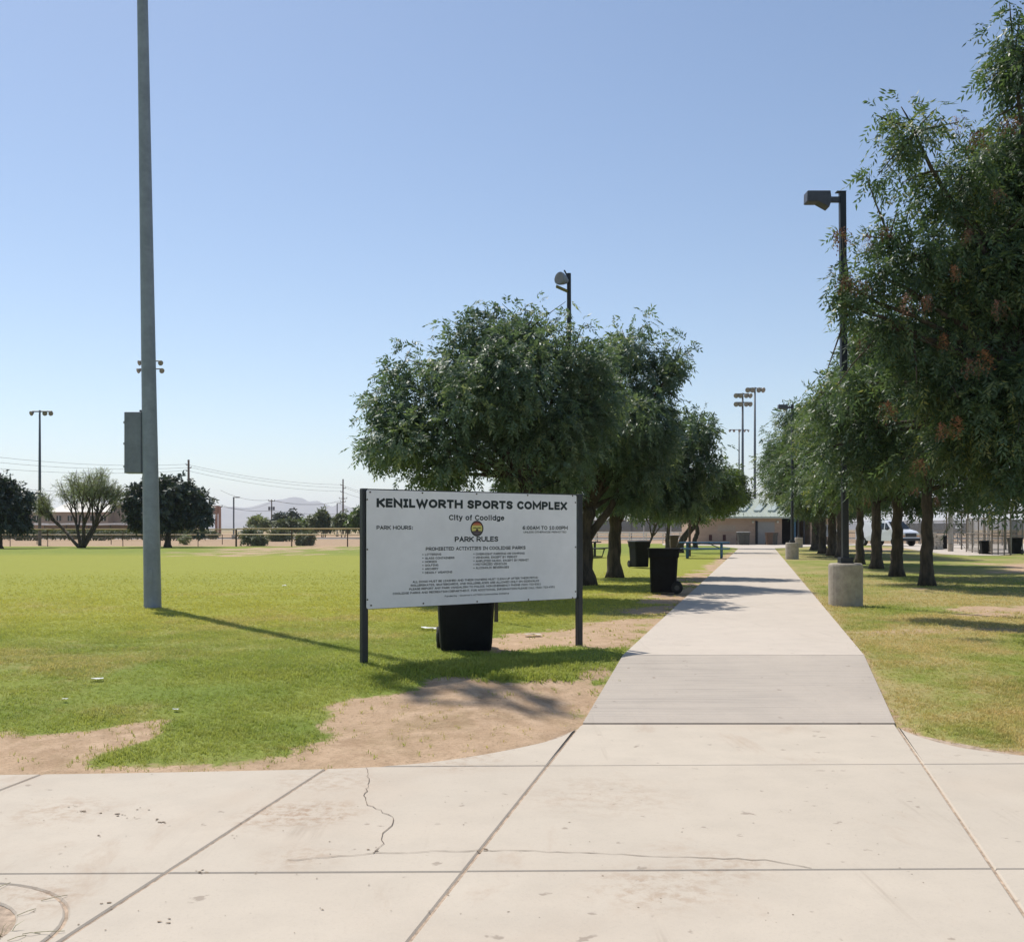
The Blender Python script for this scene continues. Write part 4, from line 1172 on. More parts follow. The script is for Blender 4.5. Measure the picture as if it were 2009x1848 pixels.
def thick(pts, t, lift, V, Fc):
    """a flat mitred band along a line"""
    P = [Vector(p) for p in pts]
    n = len(P); k0 = len(V)
    closed = (P[0] - P[-1]).length < 1e-4
    for i, p in enumerate(P):
        a = P[i - 1] if i > 0 else (P[-2] if closed else None)
        b = P[i + 1] if i < n - 1 else (P[1] if closed else None)
        d0 = (p - a).normalized() if a is not None else None
        d1 = (b - p).normalized() if b is not None else None
        if d0 is None: d0 = d1
        if d1 is None: d1 = d0
        n0, n1 = Vector((-d0.y, d0.x)), Vector((-d1.y, d1.x))
        mt = n0 + n1
        if mt.length < 0.2: mt = n0.copy()
        mt.normalize()
        s = (t / 2) / max(0.42, mt.dot(n0))
        q = p
        V.append((*(q + mt * s), lift)); V.append((*(q - mt * s), lift))
        if i: Fc.append((k0 + 2 * i - 2, k0 + 2 * i, k0 + 2 * i + 1, k0 + 2 * i - 1))

def write(text, ul, ur, zbase, cap, weight=0.17, space=0.0):
    """one line fitted between ul and ur, capitals of height cap on the line zbase"""
    V, Fc = [], []
    x = 0.0
    for ch in text:
        adv, strokes = GL[ch]
        t = weight
        gap = 0.085 + space
        iw = max(adv - t - gap, 0.02)
        for si, st in enumerate(strokes):
            ends = []
            pts = [(x + t / 2 + px * iw, t / 2 + py * (1 - t)) for px, py in st]
            if len(pts) > 1 and (Vector(pts[0]) - Vector(pts[-1])).length > 1e-4:       # square ends reach the line of the capitals
                for e, f in ((0, 1), (-1, -2)):
                    a, b = Vector(pts[e]), Vector(pts[f])
                    dv = (a - b).normalized()
                    pts[e] = tuple(a + dv * t / 2 * (1 if abs(dv.y) > .5 else 0.9))
            thick(pts, t, si * 0.00012, V, Fc)
        x += adv
    xs = [v[0] for v in V]
    sx = (ur - ul) / (max(xs) - min(xs)); x0 = min(xs)
    me = bpy.data.meshes.new('lettering')
    me.from_pydata([(ul + (v[0] - x0) * sx, FACE - v[2], zbase + v[1] * cap) for v in V], [], Fc)
    return link('lettering', me, M['letter'], panel)

def line(text, xl, xr, yt_l, yb_l, yt_r=None, yb_r=None, **kw):
    yt_r = yt_l if yt_r is None else yt_r; yb_r = yb_l if yb_r is None else yb_r
    a, b = Z1(xl, yb_l), Z1(xr, yb_r)
    c, e = Z1(xl, yt_l), Z1(xr, yt_r)
    return write(text, a[0], b[0], 0.5 * (a[1] + b[1]), 0.5 * (c[1] - a[1] + e[1] - b[1]), **kw)

line('KENILWORTH SPORTS COMPLEX', 174, 1765, 147, 219, 168, 237, weight=0.27)
line('City of Coolidge', 778, 1240, 280, 324, 282, 326, weight=0.205)
line('PARK HOURS:', 176, 478, 369, 402, weight=0.205)
line('6:00AM TO 10:00PM', 1389, 1768, 372, 403, weight=0.205)
line('UNLESS OTHERWISE PERMITTED', 1399, 1757, 415, 430, weight=0.17)
line('PARK RULES', 827, 1190, 460, 503, 459, 502, weight=0.22)
line('PROHIBITED ACTIVITIES IN COOLIDGE PARKS', 586, 1417, 545, 574, 541, 569, weight=0.205)
for txt, xr, y in (('LITTERING', 714, 608), ('GLASS CONTAINERS', 825, 638), ('HORSES', 678, 669), ('GOLFING', 690, 698), ('ARCHERY', 691, 728), ('DEADLY WEAPONS', 807, 757)):
    line(txt, 579, xr, y - 9, y + 9, weight=0.19)
for txt, xr, y in (('OVERNIGHT PARKING OR CAMPING', 1409, 603), ('VENDORS, EXCEPT BY PERMIT', 1348, 632), ('AMPLIFIED MUSIC, EXCEPT BY PERMIT', 1443, 660), ('MOTORIZED VEHICLES', 1261, 689), ('ALCOHOLIC BEVERAGES', 1279, 718)):
    line(txt, 1002, xr, y - 9, y + 9, y - 11, y + 7, weight=0.19)
for txt, xl, xr, yl, yr in (('ALL DOGS MUST BE LEASHED AND THEIR OWNERS MUST CLEAN UP AFTER THEIR PET(S)', 476, 1520, 832, 805), ('ROLLERSKATES, SKATEBOARDS, AND ROLLERBLADES ARE ALLOWED ONLY ON SIDEWALKS', 461, 1530, 861, 833),
                            ('PLEASE REPORT ANY PARK VANDALISM TO POLICE. NON EMERGENCY PHONE (520) 723-5311', 447, 1543, 891, 860), ('COOLIDGE PARKS AND RECREATION DEPARTMENT. FOR ADDITIONAL INFORMATION PLEASE CALL (520) 723-4551', 311, 1660, 925, 887)):
    line(txt, xl, xr, yl - 9, yl + 9, yr - 8, yr + 8, weight=0.19)
line('Funded by : Governor\'s ACTION Communities Initiative', 744, 1279, 943, 957, 930, 944, weight=0.17)
for x, ys in ((562, (609, 639, 670, 699, 729, 759)), (987, (604, 634, 663, 692, 722))):
    for y in ys:
        a, z = Z1(x, y)
        MB().prism([(a + 0.0068 * math.cos(k * 1.047), z + 0.0068 * math.sin(k * 1.047)) for k in range(6)], 'y', FACE, FACE + 0.0003).obj('bullet_dot', M['letter'], panel)
# emblem of the town
ec, er = Z1(1012, 393), 0.5 * (Z1(1066, 393)[0] - Z1(958, 393)[0])
def flat(pts, k, mat, name='emblem'):
    m = MB(); m.v = [(ec[0] + x * er, FACE - 0.0003 * k, ec[1] + z * er) for x, z in pts]; m.f = [tuple(range(len(pts)))]
    return m.obj(name, mat, panel)
circ = lambda r, a0=0, a1=360, n=32: [(r * math.cos(R(a0 + (a1 - a0) * k / n)), r * math.sin(R(a0 + (a1 - a0) * k / n))) for k in range(n + (0 if a1 - a0 >= 360 else 1))]
flat(circ(1.0), 0, M['emblem_ring'], 'emblem_ring')
flat(circ(0.82), 1, M['emblem_yellow'], 'emblem_field')
flat(circ(0.82, 28, 152), 2, M['emblem_orange'], 'emblem_sky')
flat(circ(0.82, 50, 130), 3, M['emblem_red'], 'emblem_sky_band')
flat([(-0.62, 0.10), (-0.3, 0.16), (0, 0.08), (0.3, 0.16), (0.62, 0.10), (0.62, 0.02), (0.2, 0.03), (0, -0.02), (-0.2, 0.03), (-0.62, 0.02)], 4, M['emblem_olive'], 'emblem_roof')
flat([(-0.45, -0.45), (-0.4, -0.30), (-0.2, -0.28), (-0.16, -0.1), (0.0, -0.02), (0.18, -0.12), (0.22, -0.3), (0.4, -0.3), (0.45, -0.45)], 5, M['emblem_brown'], 'emblem_ruin')
flat(circ(0.82, 205, 335), 3, M['emblem_plum'], 'emblem_ground')
flat([(-0.68, -0.32), (0.68, -0.32), (0.68, -0.40), (-0.68, -0.40)], 4, M['emblem_olive'], 'emblem_line')
# bolts round the rim
for x, y in ((122, 90), (558, 97), (1009, 105), (1434, 116), (1808, 122), (130, 1032), (565, 1016), (1013, 1000), (1440, 983), (1808, 969), (97, 152), (98, 567), (99, 985), (1831, 177), (1832, 548), (1832, 917)):
    a, z = Z1(x, y)
    MB().prism([(a + 0.009 * math.cos(k * 0.785), z + 0.009 * math.sin(k * 0.785)) for k in range(8)], 'y', FACE - 0.004, FACE + 0.001).obj('bolt', M['bolt'], panel)

# ---------------------------------------------------------------- wheeled bins
def rrect(wx, wy, r, z, cx=0.0, n=3):
    out = []
    for sx, sy, a0 in ((1, -1, -90), (1, 1, 0), (-1, 1, 90), (-1, -1, 180)):
        for k in range(n + 1):
            a = R(a0 + 90 * k / n)
            out.append((cx + sx * (wx / 2 - r) + r * math.cos(a), sy * (wy / 2 - r) + r * math.sin(a), z))
    return out

def make_bin(label, loc, rz, body='bin_plastic', lid='bin_lid', h=1.0, wx=0.66, wy=0.62, group='wheeled bins', tilt=0.0, open_lid=False):
    root = thing('wheeled_bin', label, 'bin', loc, rz, group)
    root.rotation_euler = (0, tilt, rz)
    s = h / 1.0
    m = MB()
    m.loft([rrect(wx * .76, wy * .78, .06, 0.02 * s, -.01), rrect(wx * .785, wy * .81, .07, 0.10 * s, -.01), rrect(wx * .86, wy * .90, .07, 0.70 * s), rrect(wx * .87, wy * .91, .07, 0.72 * s), rrect(wx * .92, wy * .96, .07, 0.74 * s), rrect(wx * .96, wy * .985, .07, 0.885 * s), rrect(wx * 1.0, wy * 1.02, .07, 0.895 * s), rrect(wx * 1.0, wy * 1.02, .07, 0.915 * s)])
    m.obj('body', M[body], root)
    ld = MB()
    ld.loft([rrect(wx * 1.03, wy * 1.05, .07, 0.918 * s), rrect(wx * 1.03, wy * 1.05, .07, 0.945 * s), rrect(wx * .99, wy * 1.01, .09, 0.955 * s), rrect(wx * .7, wy * .7, .1, 0.968 * s), rrect(wx * .4, wy * .4, .08, 0.972 * s)])
    lo = ld.obj('lid', M[lid], root)
    if open_lid:                                   # this one has lost its lid
        bpy.data.objects.remove(lo)
        MB().loft([rrect(wx * .9, wy * .92, .06, 0.9155 * s), rrect(wx * .9, wy * .92, .06, 0.9165 * s)]).obj('opening', M['rubber'], root)
    hx = wx * .52
    MB().tube([(hx - .02, -wy * .36, .88 * s), (hx + .03, -wy * .36, .90 * s), (hx + .04, -wy * .3, .905 * s), (hx + .04, wy * .3, .905 * s), (hx + .03, wy * .36, .90 * s), (hx - .02, wy * .36, .88 * s)], .016, 6).obj('handle', M[body], root)
    MB().box((wx * .41, 0, .06), (.10, wy * .66, .10)).obj('axle_housing', M[body], root, bevel=.01)
    for sy in (-1, 1):
        w_ = MB(); w_.tube([(wx * .40, sy * wy * .40 - .03, .125), (wx * .40, sy * wy * .40 + .03, .125)], .125, 18)
        wo = w_.obj('wheel', M['rubber'], root, bevel=.012)
        hb = MB(); hb.tube([(wx * .40, sy * (wy * .40 + .032), .125), (wx * .40, sy * (wy * .40 + .036), .125)], .055, 12)
        hb.obj('hub', M['bin_grey'], wo)
    return root
sb_ = At(913, 1200, 1.0) ; sy_ = 0.0
for k in range(600):      # first spot along that line of sight that clears the back of the sign
    sy_ = 10.5 + k * 0.01
    q_ = Vector((sb_.x * sy_, sy_, 0)) - Vector((pl.x, pl.y, 0))
    if q_.dot(nrm) < -0.42: break
sign_bin = Vector((sb_.x * sy_, sy_, float(surf(sb_.x * sy_, sy_)) - 0.02))
make_bin('black wheeled bin standing under and behind the park sign', sign_bin, R(96), h=1.06, wx=0.62, wy=0.72)
make_bin('black wheeled bin at the path edge with wheels to the right, frontmost of the pair', G(1302, 1163), R(-8), h=1.04, wx=0.69, open_lid=True)
make_bin('black wheeled bin with pale worn lid behind the frontmost bin', G(1254, 1113), R(110), lid='bin_grey', wx=0.70)
make_bin('brown wheeled bin half hidden by the leaning tree', G(1321, 1077), R(10), 'bin_brown', 'bin_brown')
make_bin('grey wheeled bin with white lid against the building, left one', G(1453, 1069), R(95), 'bin_grey', 'lid_pale', h=1.2)
make_bin('grey wheeled bin with white lid nearest the building door', G(1464, 1069), R(85), 'bin_grey', 'lid_pale', h=1.2)
make_bin('brown wheeled bin in front of the grey building door', G(1509, 1069), R(90), 'bin_brown', 'bin_brown', h=1.15)
make_bin('dark wheeled bin beside the brown bin at the building', G(1518, 1068.7), R(100), 'bin_grey', 'bin_brown', h=1.15)
make_bin('black wheeled bin leaning left beside the steel pole on the right', G(1848, 1077.5), R(185), h=0.98, tilt=R(5), lid='bin_grey')
make_bin('black wheeled bin standing at the dugout gate on the right', G(1934, 1087), R(80), h=0.78)
make_bin('black wheeled bin at the far right end of the dugout fence', G(1991, 1087), R(0), h=0.95)

# ---------------------------------------------------------------- lamp posts along the path
def lamp_post(label, px, py, height, lean=0.0, group='lamp posts along the path', flip=1):
    b = G(px, py)
    root = thing('lamp_post', label, 'lamp post', b, 0, group)
    m = MB(); n = 28
    prof = [(0.30, -0.1), (0.30, 0.70), (0.292, 0.725), (0.27, 0.745), (0.0, 0.75)]
    m.v = []
    for r, z in prof[:-1]:
        m.v += [(r * math.cos(2 * math.pi * k / n), r * math.sin(2 * math.pi * k / n), z) for k in range(n)]
    for i in range(3):
        for k in range(n):
            m.f.append((i * n + k, i * n + (k + 1) % n, (i + 1) * n + (k + 1) % n, (i + 1) * n + k))
    m.f.append(tuple(range(3 * n, 4 * n)))
    m.obj('concrete_base', M['concrete_base'], root, smooth=False)
    MB().box((0.0, 0, 0.755), (0.24, 0.24, 0.012)).box((0, 0, 0.805), (0.235, 0.20, 0.09)).obj('base_cover', M['dark_post'], root, bevel=0.006)
    top = height
    pm = MB()
    hw0, hw1 = 0.055, 0.055
    for z, hw in ((0.75, hw0), (top, hw1)):
        x = lean * z
        pm.v += [(x - hw, -hw, z), (x + hw, -hw, z), (x + hw, hw, z), (x - hw, hw, z)]
    pm.f = [(0, 1, 5, 4), (1, 2, 6, 5), (2, 3, 7, 6), (3, 0, 4, 7), (4, 5, 6, 7), (3, 2, 1, 0)]
    pm.obj('pole', M['dark_post'], root, bevel=0.008)
    x = lean * top
    MB().box((x - 0.03, 0, top + 0.006), (0.17, 0.13, 0.012)).obj('pole_cap', M['dark_post'], root)
    MB().box((x - 0.15, 0, top - 0.13), (0.20, 0.06, 0.10)).obj('arm', M['lamp_dark'], root, bevel=0.006)
    hd = MB().prism([(x - 0.245, top + 0.0), (x - 0.66, top - 0.0), (x - 0.665, top - 0.19), (x - 0.47, top - 0.19), (x - 0.27, top - 0.30), (x - 0.25, top - 0.24), (x - 0.225, top - 0.18)], 'y', -0.12, 0.12)
    ho = hd.obj('lamp_head', M['lamp_dark'], root, bevel=0.008)
    MB().box((x - 0.565, 0, top - 0.194), (0.17, 0.2, 0.006)).obj('lens', M['lamp_dark'], ho)
    return root
lamp_post('near dark lamp post on a round concrete base right of the path', 1659, 1186, 7.42, -0.008)
lamp_post('second lamp post farther along the right of the path', 1554, 1096, 7.15, 0.002)
lamp_post('lamp post farthest along the path, hidden in foliage above its concrete base', 1567, 1073.5, 7.0)

# lamp whose head rises over the big left tree
b = At(1117, 1039, 24.0); b.z = 0
root = thing('flood_lamp_post', 'slim lamp post with a tilted round head above the left tree', 'lamp post', b)
MB().tube([(0, 0, 0), (0, 0, 4), (-0.01, 0, 7.35)], [0.07, 0.06, 0.05], 10).obj('pole', M['dark_post'], root)
hm = MB()
hp, ha = Vector((-0.06, -0.02, 7.16)), Vector((-0.62, -0.62, 0.1)).normalized()
hm.tube([hp, hp + ha * 0.10, hp + ha * 0.22, hp + ha * 0.27], [0.06, 0.11, 0.15, 0.15], 16)
ho = hm.obj('lamp_head', M['galvanised'], root)
MB().tube([hp + ha * 0.272, hp + ha * 0.277], 0.13, 16).obj('lens', M['lens'], ho)
MB().box(hp + Vector((-0.12, -0.1, -0.20)), (0.30, 0.26, 0.012), ry=R(24)).obj('visor', M['dark_post'], root)
MB().tube([hp + Vector((0.05, 0, 0.05)), hp + Vector((-0.06, 0, 0.26))], 0.02, 6).obj('bracket', M['dark_post'], root)

# ---------------------------------------------------------------- tall sports-light poles
def flood(root, c, az, s=1.0):
    """one floodlight: dish and visor"""
    dx, dy = math.cos(az), math.sin(az)
    v = Vector((dx, dy, -0.35)).normalized(); s *= 0.82
    m = MB(); c = Vector(c)
    m.tube([c, c + v * 0.15 * s, c + v * 0.34 * s, c + v * 0.42 * s], [0.10 * s, 0.17 * s, 0.30 * s, 0.31 * s], 12)
    o = m.obj('floodlight', M['fixture'], root)
    MB().tube([c + v * 0.425 * s, c + v * 0.44 * s], 0.28 * s, 12).obj('lens', M['lens'], o)
    return o

bp = G(299.5, 1190)
root = thing('light_pole', 'tall grey steel sports light pole standing on the lawn', 'light pole', bp)
PHT = 17.5; LEAN = -0.0168
pts = [(LEAN * z, 0, z) for z in (-0.3, 0.0, 4, 8, 12, 15, PHT)]
MB().tube(pts, [0.152, 0.15, 0.125, 0.104, 0.085, 0.068, 0.055], 16).obj('pole', M['galvanised'], root, smooth=True)
bx = At(262, 869, bp.y) - bp
eb = MB().box((bx.x + 0.015, 0.03, bx.z), (0.30, 0.22, 1.07)).obj('electrical_box', M['box_grey'], root, bevel=0.006)
MB().box((bx.x + 0.015, -0.083, bx.z), (0.27, 0.006, 1.03)).obj('box_door', M['box_grey'], eb, bevel=0.002)
for dz in (0.35, -0.02, -0.42):
    MB().box((bx.x - 0.135, -0.088, bx.z + dz), (0.02, 0.012, 0.035)).obj('latch', M['galv_light'], eb)
MB().box((-0.155 + bx.z * LEAN, 0.0, bx.z + 0.545), (0.04, 0.05, 0.06)).obj('bracket', M['dark_post'], root)
MB().box((0.0, -0.149, 0.55), (0.10, 0.012, 0.24)).obj('hand_hole_cover', M['galvanised'], root, bevel=0.004)
for z in (17.2, 16.3):
    MB().tube([(LEAN * z - 0.95, 0, z), (LEAN * z + 0.45, 0, z)], 0.05, 8).obj('crossarm', M['galvanised'], root)
    for x in (-0.85, -0.28, 0.3):
        flood(root, (LEAN * z + x, 0.05, z - 0.05), R(100 + 20 * x), 0.8)

def sports_pole(label, px, d, ytop, tiers, group='sports light poles around the fields', ybase=None, mat='far_pole', r=0.16, arm=1.0, azs=None):
    h = H + (HY - ytop) / F * d
    b = Vector(((px - CX) / F * d, d, 0))
    root = thing('light_pole', label, 'light pole', b, 0, group)
    MB().tube([(0, 0, -0.1), (0, 0, h * .5), (0, 0, h)], [r, r * .8, r * .55], 10).obj('pole', M[mat], root, smooth=True)
    for dz, xs, s in tiers:
        MB().tube([(min(xs) - .1, 0, h - dz), (max(xs) + .1, 0, h - dz)], 0.06, 6).obj('crossarm', M[mat], root)
        for x in xs:
            flood(root, (x * .9, -.05, h - dz - .12), R(-90) + (x * 0.9 if azs is None else azs), s)
    return root
sports_pole('slender light pole with a double lamp head at the far left', 78, 87, 805, [(0.1, (-.55, .5, .95), .8)], r=0.14)
sports_pole('light pole hidden behind the steel pole, only its four lamps showing', 296, 92, 703, [(0.25, (-.85, .85), .95), (0.95, (-.95, .95), .95)], r=0.13)
sports_pole('light pole with two tiers of lamps left above the building roof', 1457, 102, 771, [(0.1, (-.62, -.25, .25, .62), 1.0), (0.95, (-.62, -.25, .25, .62), 1.0)])
sports_pole('tallest light pole, single lamp tier, right above the building roof', 1481, 106, 760, [(0.1, (-.68, -.28, .28, .68), 1.1)])
sports_pole('farthest light pole with five lamps in one row above the trees', 1450, 170, 842, [(0.1, (-1.5, -.8, 0, .8, 1.5), .9)])
sp = thing('steel_pole', 'pale steel pole standing on the concrete walk right of the row trees', 'pole', G(1865, 1081.5))
MB().tube([(0, 0, -0.05), (0, 0, 5), (0, 0, 13)], [0.15, 0.135, 0.10], 14).obj('shaft', M['galv_light'], sp, smooth=True)
MB().tube([(0, 0, -0.03), (0, 0, 0.45)], 0.17, 14).obj('concrete_collar', M['concrete_base'], sp)
for x in (-0.8, 0.8):
    flood(sp, (x, 0, 12.8), R(-90), 1.0)
MB().tube([(-.9, 0, 12.9), (.9, 0, 12.9)], 0.05, 6).obj('crossarm', M['galv_light'], sp)

# ---------------------------------------------------------------- picnic tables
def picnic(label, px, py, rz, mat):
    root = thing('picnic_table', label, 'table', G(px, py), rz, 'picnic tables')
    for y in (-0.29, -0.10, 0.10, 0.29):
        MB().box((0, y, 0.735), (2.35, 0.185, 0.06)).obj('tabletop_board', M[mat], root, bevel=0.006)
    for s in (-1, 1):
        for q in (0, 1):
            MB().box((0, s * (0.66 + 0.15 * q), 0.44), (2.35, 0.15, 0.055)).obj('bench_board', M[mat], root, bevel=0.006)
    for x in (-0.8, 0.8):
        MB().tube([(x, -0.72, 0.40), (x, -0.60, 0.02), (x, 0.60, 0.02), (x, 0.72, 0.40)], 0.035, 8).obj('leg', M[mat], root)
        MB().tube([(x, -0.76, 0.405), (x, 0.76, 0.405)], 0.03, 8).obj('bench_support', M[mat], root)
        MB().tube([(x, -0.2, 0.02), (x, -0.2, 0.71)], 0.06, 8).obj('upright', M[mat], root)
        MB().tube([(x, 0.2, 0.02), (x, 0.2, 0.71)], 0.06, 8).obj('upright', M[mat], root)
        MB().tube([(x, 0, 0.42), (x * 0.25, 0, 0.70)], 0.022, 6).obj('brace', M[mat], root)
    return root
picnic('blue metal picnic table beside the path near the building', 1382, 1094.5, R(-14), 'blue_paint')
picnic('dark picnic table partly hidden behind the forked tree trunk', 1146, 1093, R(60), 'table_dark')
bp2 = G(1353, 1090)
root = thing('steel_post', 'thin rusty steel post at the left end of the blue table', 'post', bp2)
MB().tube([(0, 0, -0.1), (0, 0, 2.6)], 0.065, 10).obj('shaft', M['steel_brown'], root)
MB().tube([(0, 0, 2.6), (0, 0, 2.63)], 0.075, 10).obj('cap', M['steel_brown'], root)

stake = thing('sapling_stake', 'thin dark stake just right of the bin under the sign', 'stake', G(973.5, 1219))
MB().tube([(0, 0, -0.15), (0, 0, 0.05), (0.01, 0, 0.7), (0.0, 0, 1.25)], [0.034, 0.032, 0.026, 0.024], 8).obj('shaft', M['bark'], stake)
MB().tube([(0.02, 0, 0.95), (0.05, -0.02, 1.02), (0.06, 0, 1.12)], 0.010, 6).obj('tie', M['rubber'], stake)

# ---------------------------------------------------------------- restroom building
t = NT('block_wall')
o_ = t.objc()
bk = t.n('ShaderNodeTexBrick')
mp = t.n('ShaderNodeMapping'); mp.inputs['Rotation'].default_value = (R(90), 0, 0)
t.l(o_, mp.inputs['Vector']); t.l(mp.outputs[0], bk.inputs['Vector'])
bk.inputs['Scale'].default_value = 1.0; bk.inputs['Brick Width'].default_value = 0.4; bk.inputs['Row Height'].default_value = 0.2; bk.inputs['Mortar Size'].default_value = 0.008
bk.inputs['Color1'].default_value = (0.38, 0.265, 0.195, 1); bk.inputs['Color2'].default_value = (0.44, 0.31, 0.23, 1); bk.inputs['Mortar'].default_value = (0.34, 0.25, 0.195, 1)
t.set(t.mix(t.math('MULTIPLY', t.ramp(t.noise(0.8, 5, 0.6, o_), 0.3, 0.7), 0.4), bk.outputs['Color'], (0.47, 0.35, 0.265)), 0.95)
M['block_wall'] = t.m
BD = 93.5
def BX(px): return (px - CX) / F * BD
def BZ(py): return H + (HY - py) / F * BD
bl = thing('restroom_building', 'low tan block building with green metal roof at the end of the path', 'building', (0, BD, 0))
ez = BZ(1013.5)
MB().box(((BX(1366) + BX(1534)) / 2, 4.0, ez / 2 - .05), (BX(1534) - BX(1366), 8.0, ez + .1)).obj('wall', M['block_wall'], bl)
MB().box(((BX(1590) + BX(1655)) / 2, 4.0, ez / 2 - .05), (BX(1655) - BX(1590), 8.0, ez + .1)).obj('wall', M['block_wall'], bl)
MB().box(((BX(1534) + BX(1590)) / 2, 5.5, ez / 2 - .05), (BX(1590) - BX(1534) + .02, 3.0, ez + .08)).obj('wall', M['dark_frame_recess_shade'], bl)  # breezeway back wall, the recess's shade put into its near-black colour
for px in (1553, 1560, 1578):
    MB().box((BX(px), 0.1, ez / 2), (0.14, 0.14, ez)).obj('column', M['blue_paint'] if px == 1560 else M['dark_post'], bl)
rm = MB()
xa, xb = BX(1362), BX(1662)
rzp = BZ(988) + 0.55
rm.v = [(xa, -0.7, ez), (xb, -0.7, ez), (xb, 8.7, ez), (xa, 8.7, ez), (xa + 3.2, 4.0, rzp), (xb - 3.2, 4.0, rzp),
        (xa, -0.7, ez - .16), (xb, -0.7, ez - .16), (xb, 8.7, ez - .16), (xa, 8.7, ez - .16)]
rm.f = [(0, 1, 5, 4), (1, 2, 5), (2, 3, 4, 5), (3, 0, 4), (0, 6, 7, 1), (1, 7, 8, 2), (2, 8, 9, 3), (3, 9, 6, 0), (6, 9, 8, 7)]
rf = rm.obj('roof', M['roof_green'], bl)
sl = (rzp - ez) / 4.7
nseam = 34
for k in range(nseam):
    x = xa + 0.3 + (xb - xa - 0.6) * k / (nseam - 1)
    run = min(4.7, (x - xa) * 4.7 / 3.2, (xb - x) * 4.7 / 3.2)
    if run < 0.4: continue
    m = MB(); m.v = [(x - .02, -0.7, ez + .002), (x + .02, -0.7, ez + .002), (x + .02, -0.7 + run, ez + sl * run), (x - .02, -0.7 + run, ez + sl * run),
                     (x - .02, -0.7, ez + .05), (x + .02, -0.7, ez + .05), (x + .02, -0.7 + run, ez + sl * run + .05), (x - .02, -0.7 + run, ez + sl * run + .05)]
    m.f = [(4, 5, 6, 7), (0, 4, 7, 3), (1, 2, 6, 5), (0, 1, 5, 4)]
    m.obj('roof_seam', M['roof_green'], rf)
for px in (1440, 1470, 1500, 1528):
    x = BX(px - 18); x2 = BX(px + 6)
    y0, y1 = 0.5, 2.6
    m = MB(); z0, z1 = ez + sl * (y0 + .7), ez + sl * (y1 + .7)
    m.prism([(x - .05, y0), (x + .55, y0), (x2 + .6, y1), (x2, y1)], 'z', 0, 0.14)
    m.v = [(a, b_, c_ + ez + sl * (b_ + .7) + .02) for a, b_, c_ in m.v]
    m.obj('skylight', M['skylight'], rf)
def bpart(name, x0, x1, y0, y1, mat, dep=0.03, parent=None):
    return MB().box(((BX(x0) + BX(x1)) / 2, -dep / 2 - .002, (BZ(y0) + BZ(y1)) / 2), (BX(x1) - BX(x0), dep, BZ(y0) - BZ(y1))).obj(name, M[mat], parent or bl)
dr = bpart('door', 1486, 1519.5, 1024, 1067.5, 'door_grey', 0.05)
bpart('door_frame', 1482, 1486.2, 1022, 1067.5, 'dark_frame_recess_shade', 0.09)
bpart('handle', 1489, 1490.2, 1046, 1048.5, 'galv_light', 0.12, dr)
bpart('wall_patch', 1408, 1443, 1030, 1042, 'wall_patch', 0.006)
for x in (1391, 1418, 1445):
    v = bpart('vent', x, x + 5.8, 1049, 1060.5, 'vent_red', 0.04)
for x in (1477, 1525):
    MB().tube([(BX(x), -0.02, BZ(1023.5)), (BX(x), -0.12, BZ(1024)), (BX(x), -0.2, BZ(1025))], [0.09, 0.12, 0.08], 10).obj('wall_lamp', M['lamp_globe'], bl)
wd = bpart('window', 1602, 1629, 1029, 1051, 'lid_pale', 0.04)
bpart('sill', 1600, 1631, 1050.6, 1052.4, 'white_pipe', 0.12, wd)
for k in range(3):
    bpart('mullion', 1608 + 7 * k, 1608.8 + 7 * k, 1029, 1050.6, 'galv_light', 0.07, wd)
bo = thing('bollard', 'thin white topped post in front of the building beside the row trees', 'post', G(1642.5, 1071))
MB().tube([(0, 0, -.05), (0, 0, 1.25)], 0.06, 10).tube([(0, 0, 1.251), (0, 0, 1.38)], [0.10, 0.06], 10).obj('shaft', M['white_pipe'], bo)

# ---------------------------------------------------------------- fences
def fence(label, A, B, n, height, rails, netmat, postmat, railmat=None, group=None, name='chain_link_fence', pr=0.03, net=(0.05, None), cap=None):
    A, B = Vector(A), Vector(B)
    root = thing(name, label, 'fence', A, math.atan2(B.y - A.y, B.x - A.x), group)
    L = (B - A).length
    for k in range(n + 1):
        MB().tube([(L * k / n, 0, -0.1), (L * k / n, 0, height)], pr, 6).obj('post', M[postmat], root)
    for z in rails:
        MB().tube([(0, 0, z), (L, 0, z)], pr * 0.8, 6).obj('rail', M[railmat or postmat], root)
    if netmat:
        z1 = net[1] or height - 0.03
        for k in range(n):
            MB().add([(L * k / n + .03, 0.02, net[0]), (L * (k + 1) / n - .03, 0.02, net[0]), (L * (k + 1) / n - .03, 0.02, z1), (L * k / n + .03, 0.02, z1)], [(0, 1, 2, 3)]).obj('mesh_panel', M[netmat], root)
    if cap:
        MB().tube([(0, 0, height + 0.02), (L, 0, height + 0.02)], 0.055, 8).obj('safety_cap', M[cap], root)
    return root
fence('outfield fence with a yellow top cap, left stretch behind the palo verde', (-62, 83, 0), (-22.4, 83, 0), 13, 1.36, (0.70,), 'chain_link', 'steel_brown', 'steel_brown', 'outfield fences', cap='yellow_cap')
fence('outfield fence with a yellow top cap, right stretch beside the shrubs', (-22.2, 82.5, 0), (0.5, 80.5, 0), 5, 1.40, (0.95,), 'chain_link', 'steel_brown', 'yellow_cap', 'outfield fences', pr=0.05, cap='yellow_cap')
fence('low second fence line running behind the outfield fence', (-75, 95, 0), (-20, 95, 0), 16, 0.9, (0.88,), None, 'steel_brown', 'yellow_cap', 'outfield fences', pr=0.035)
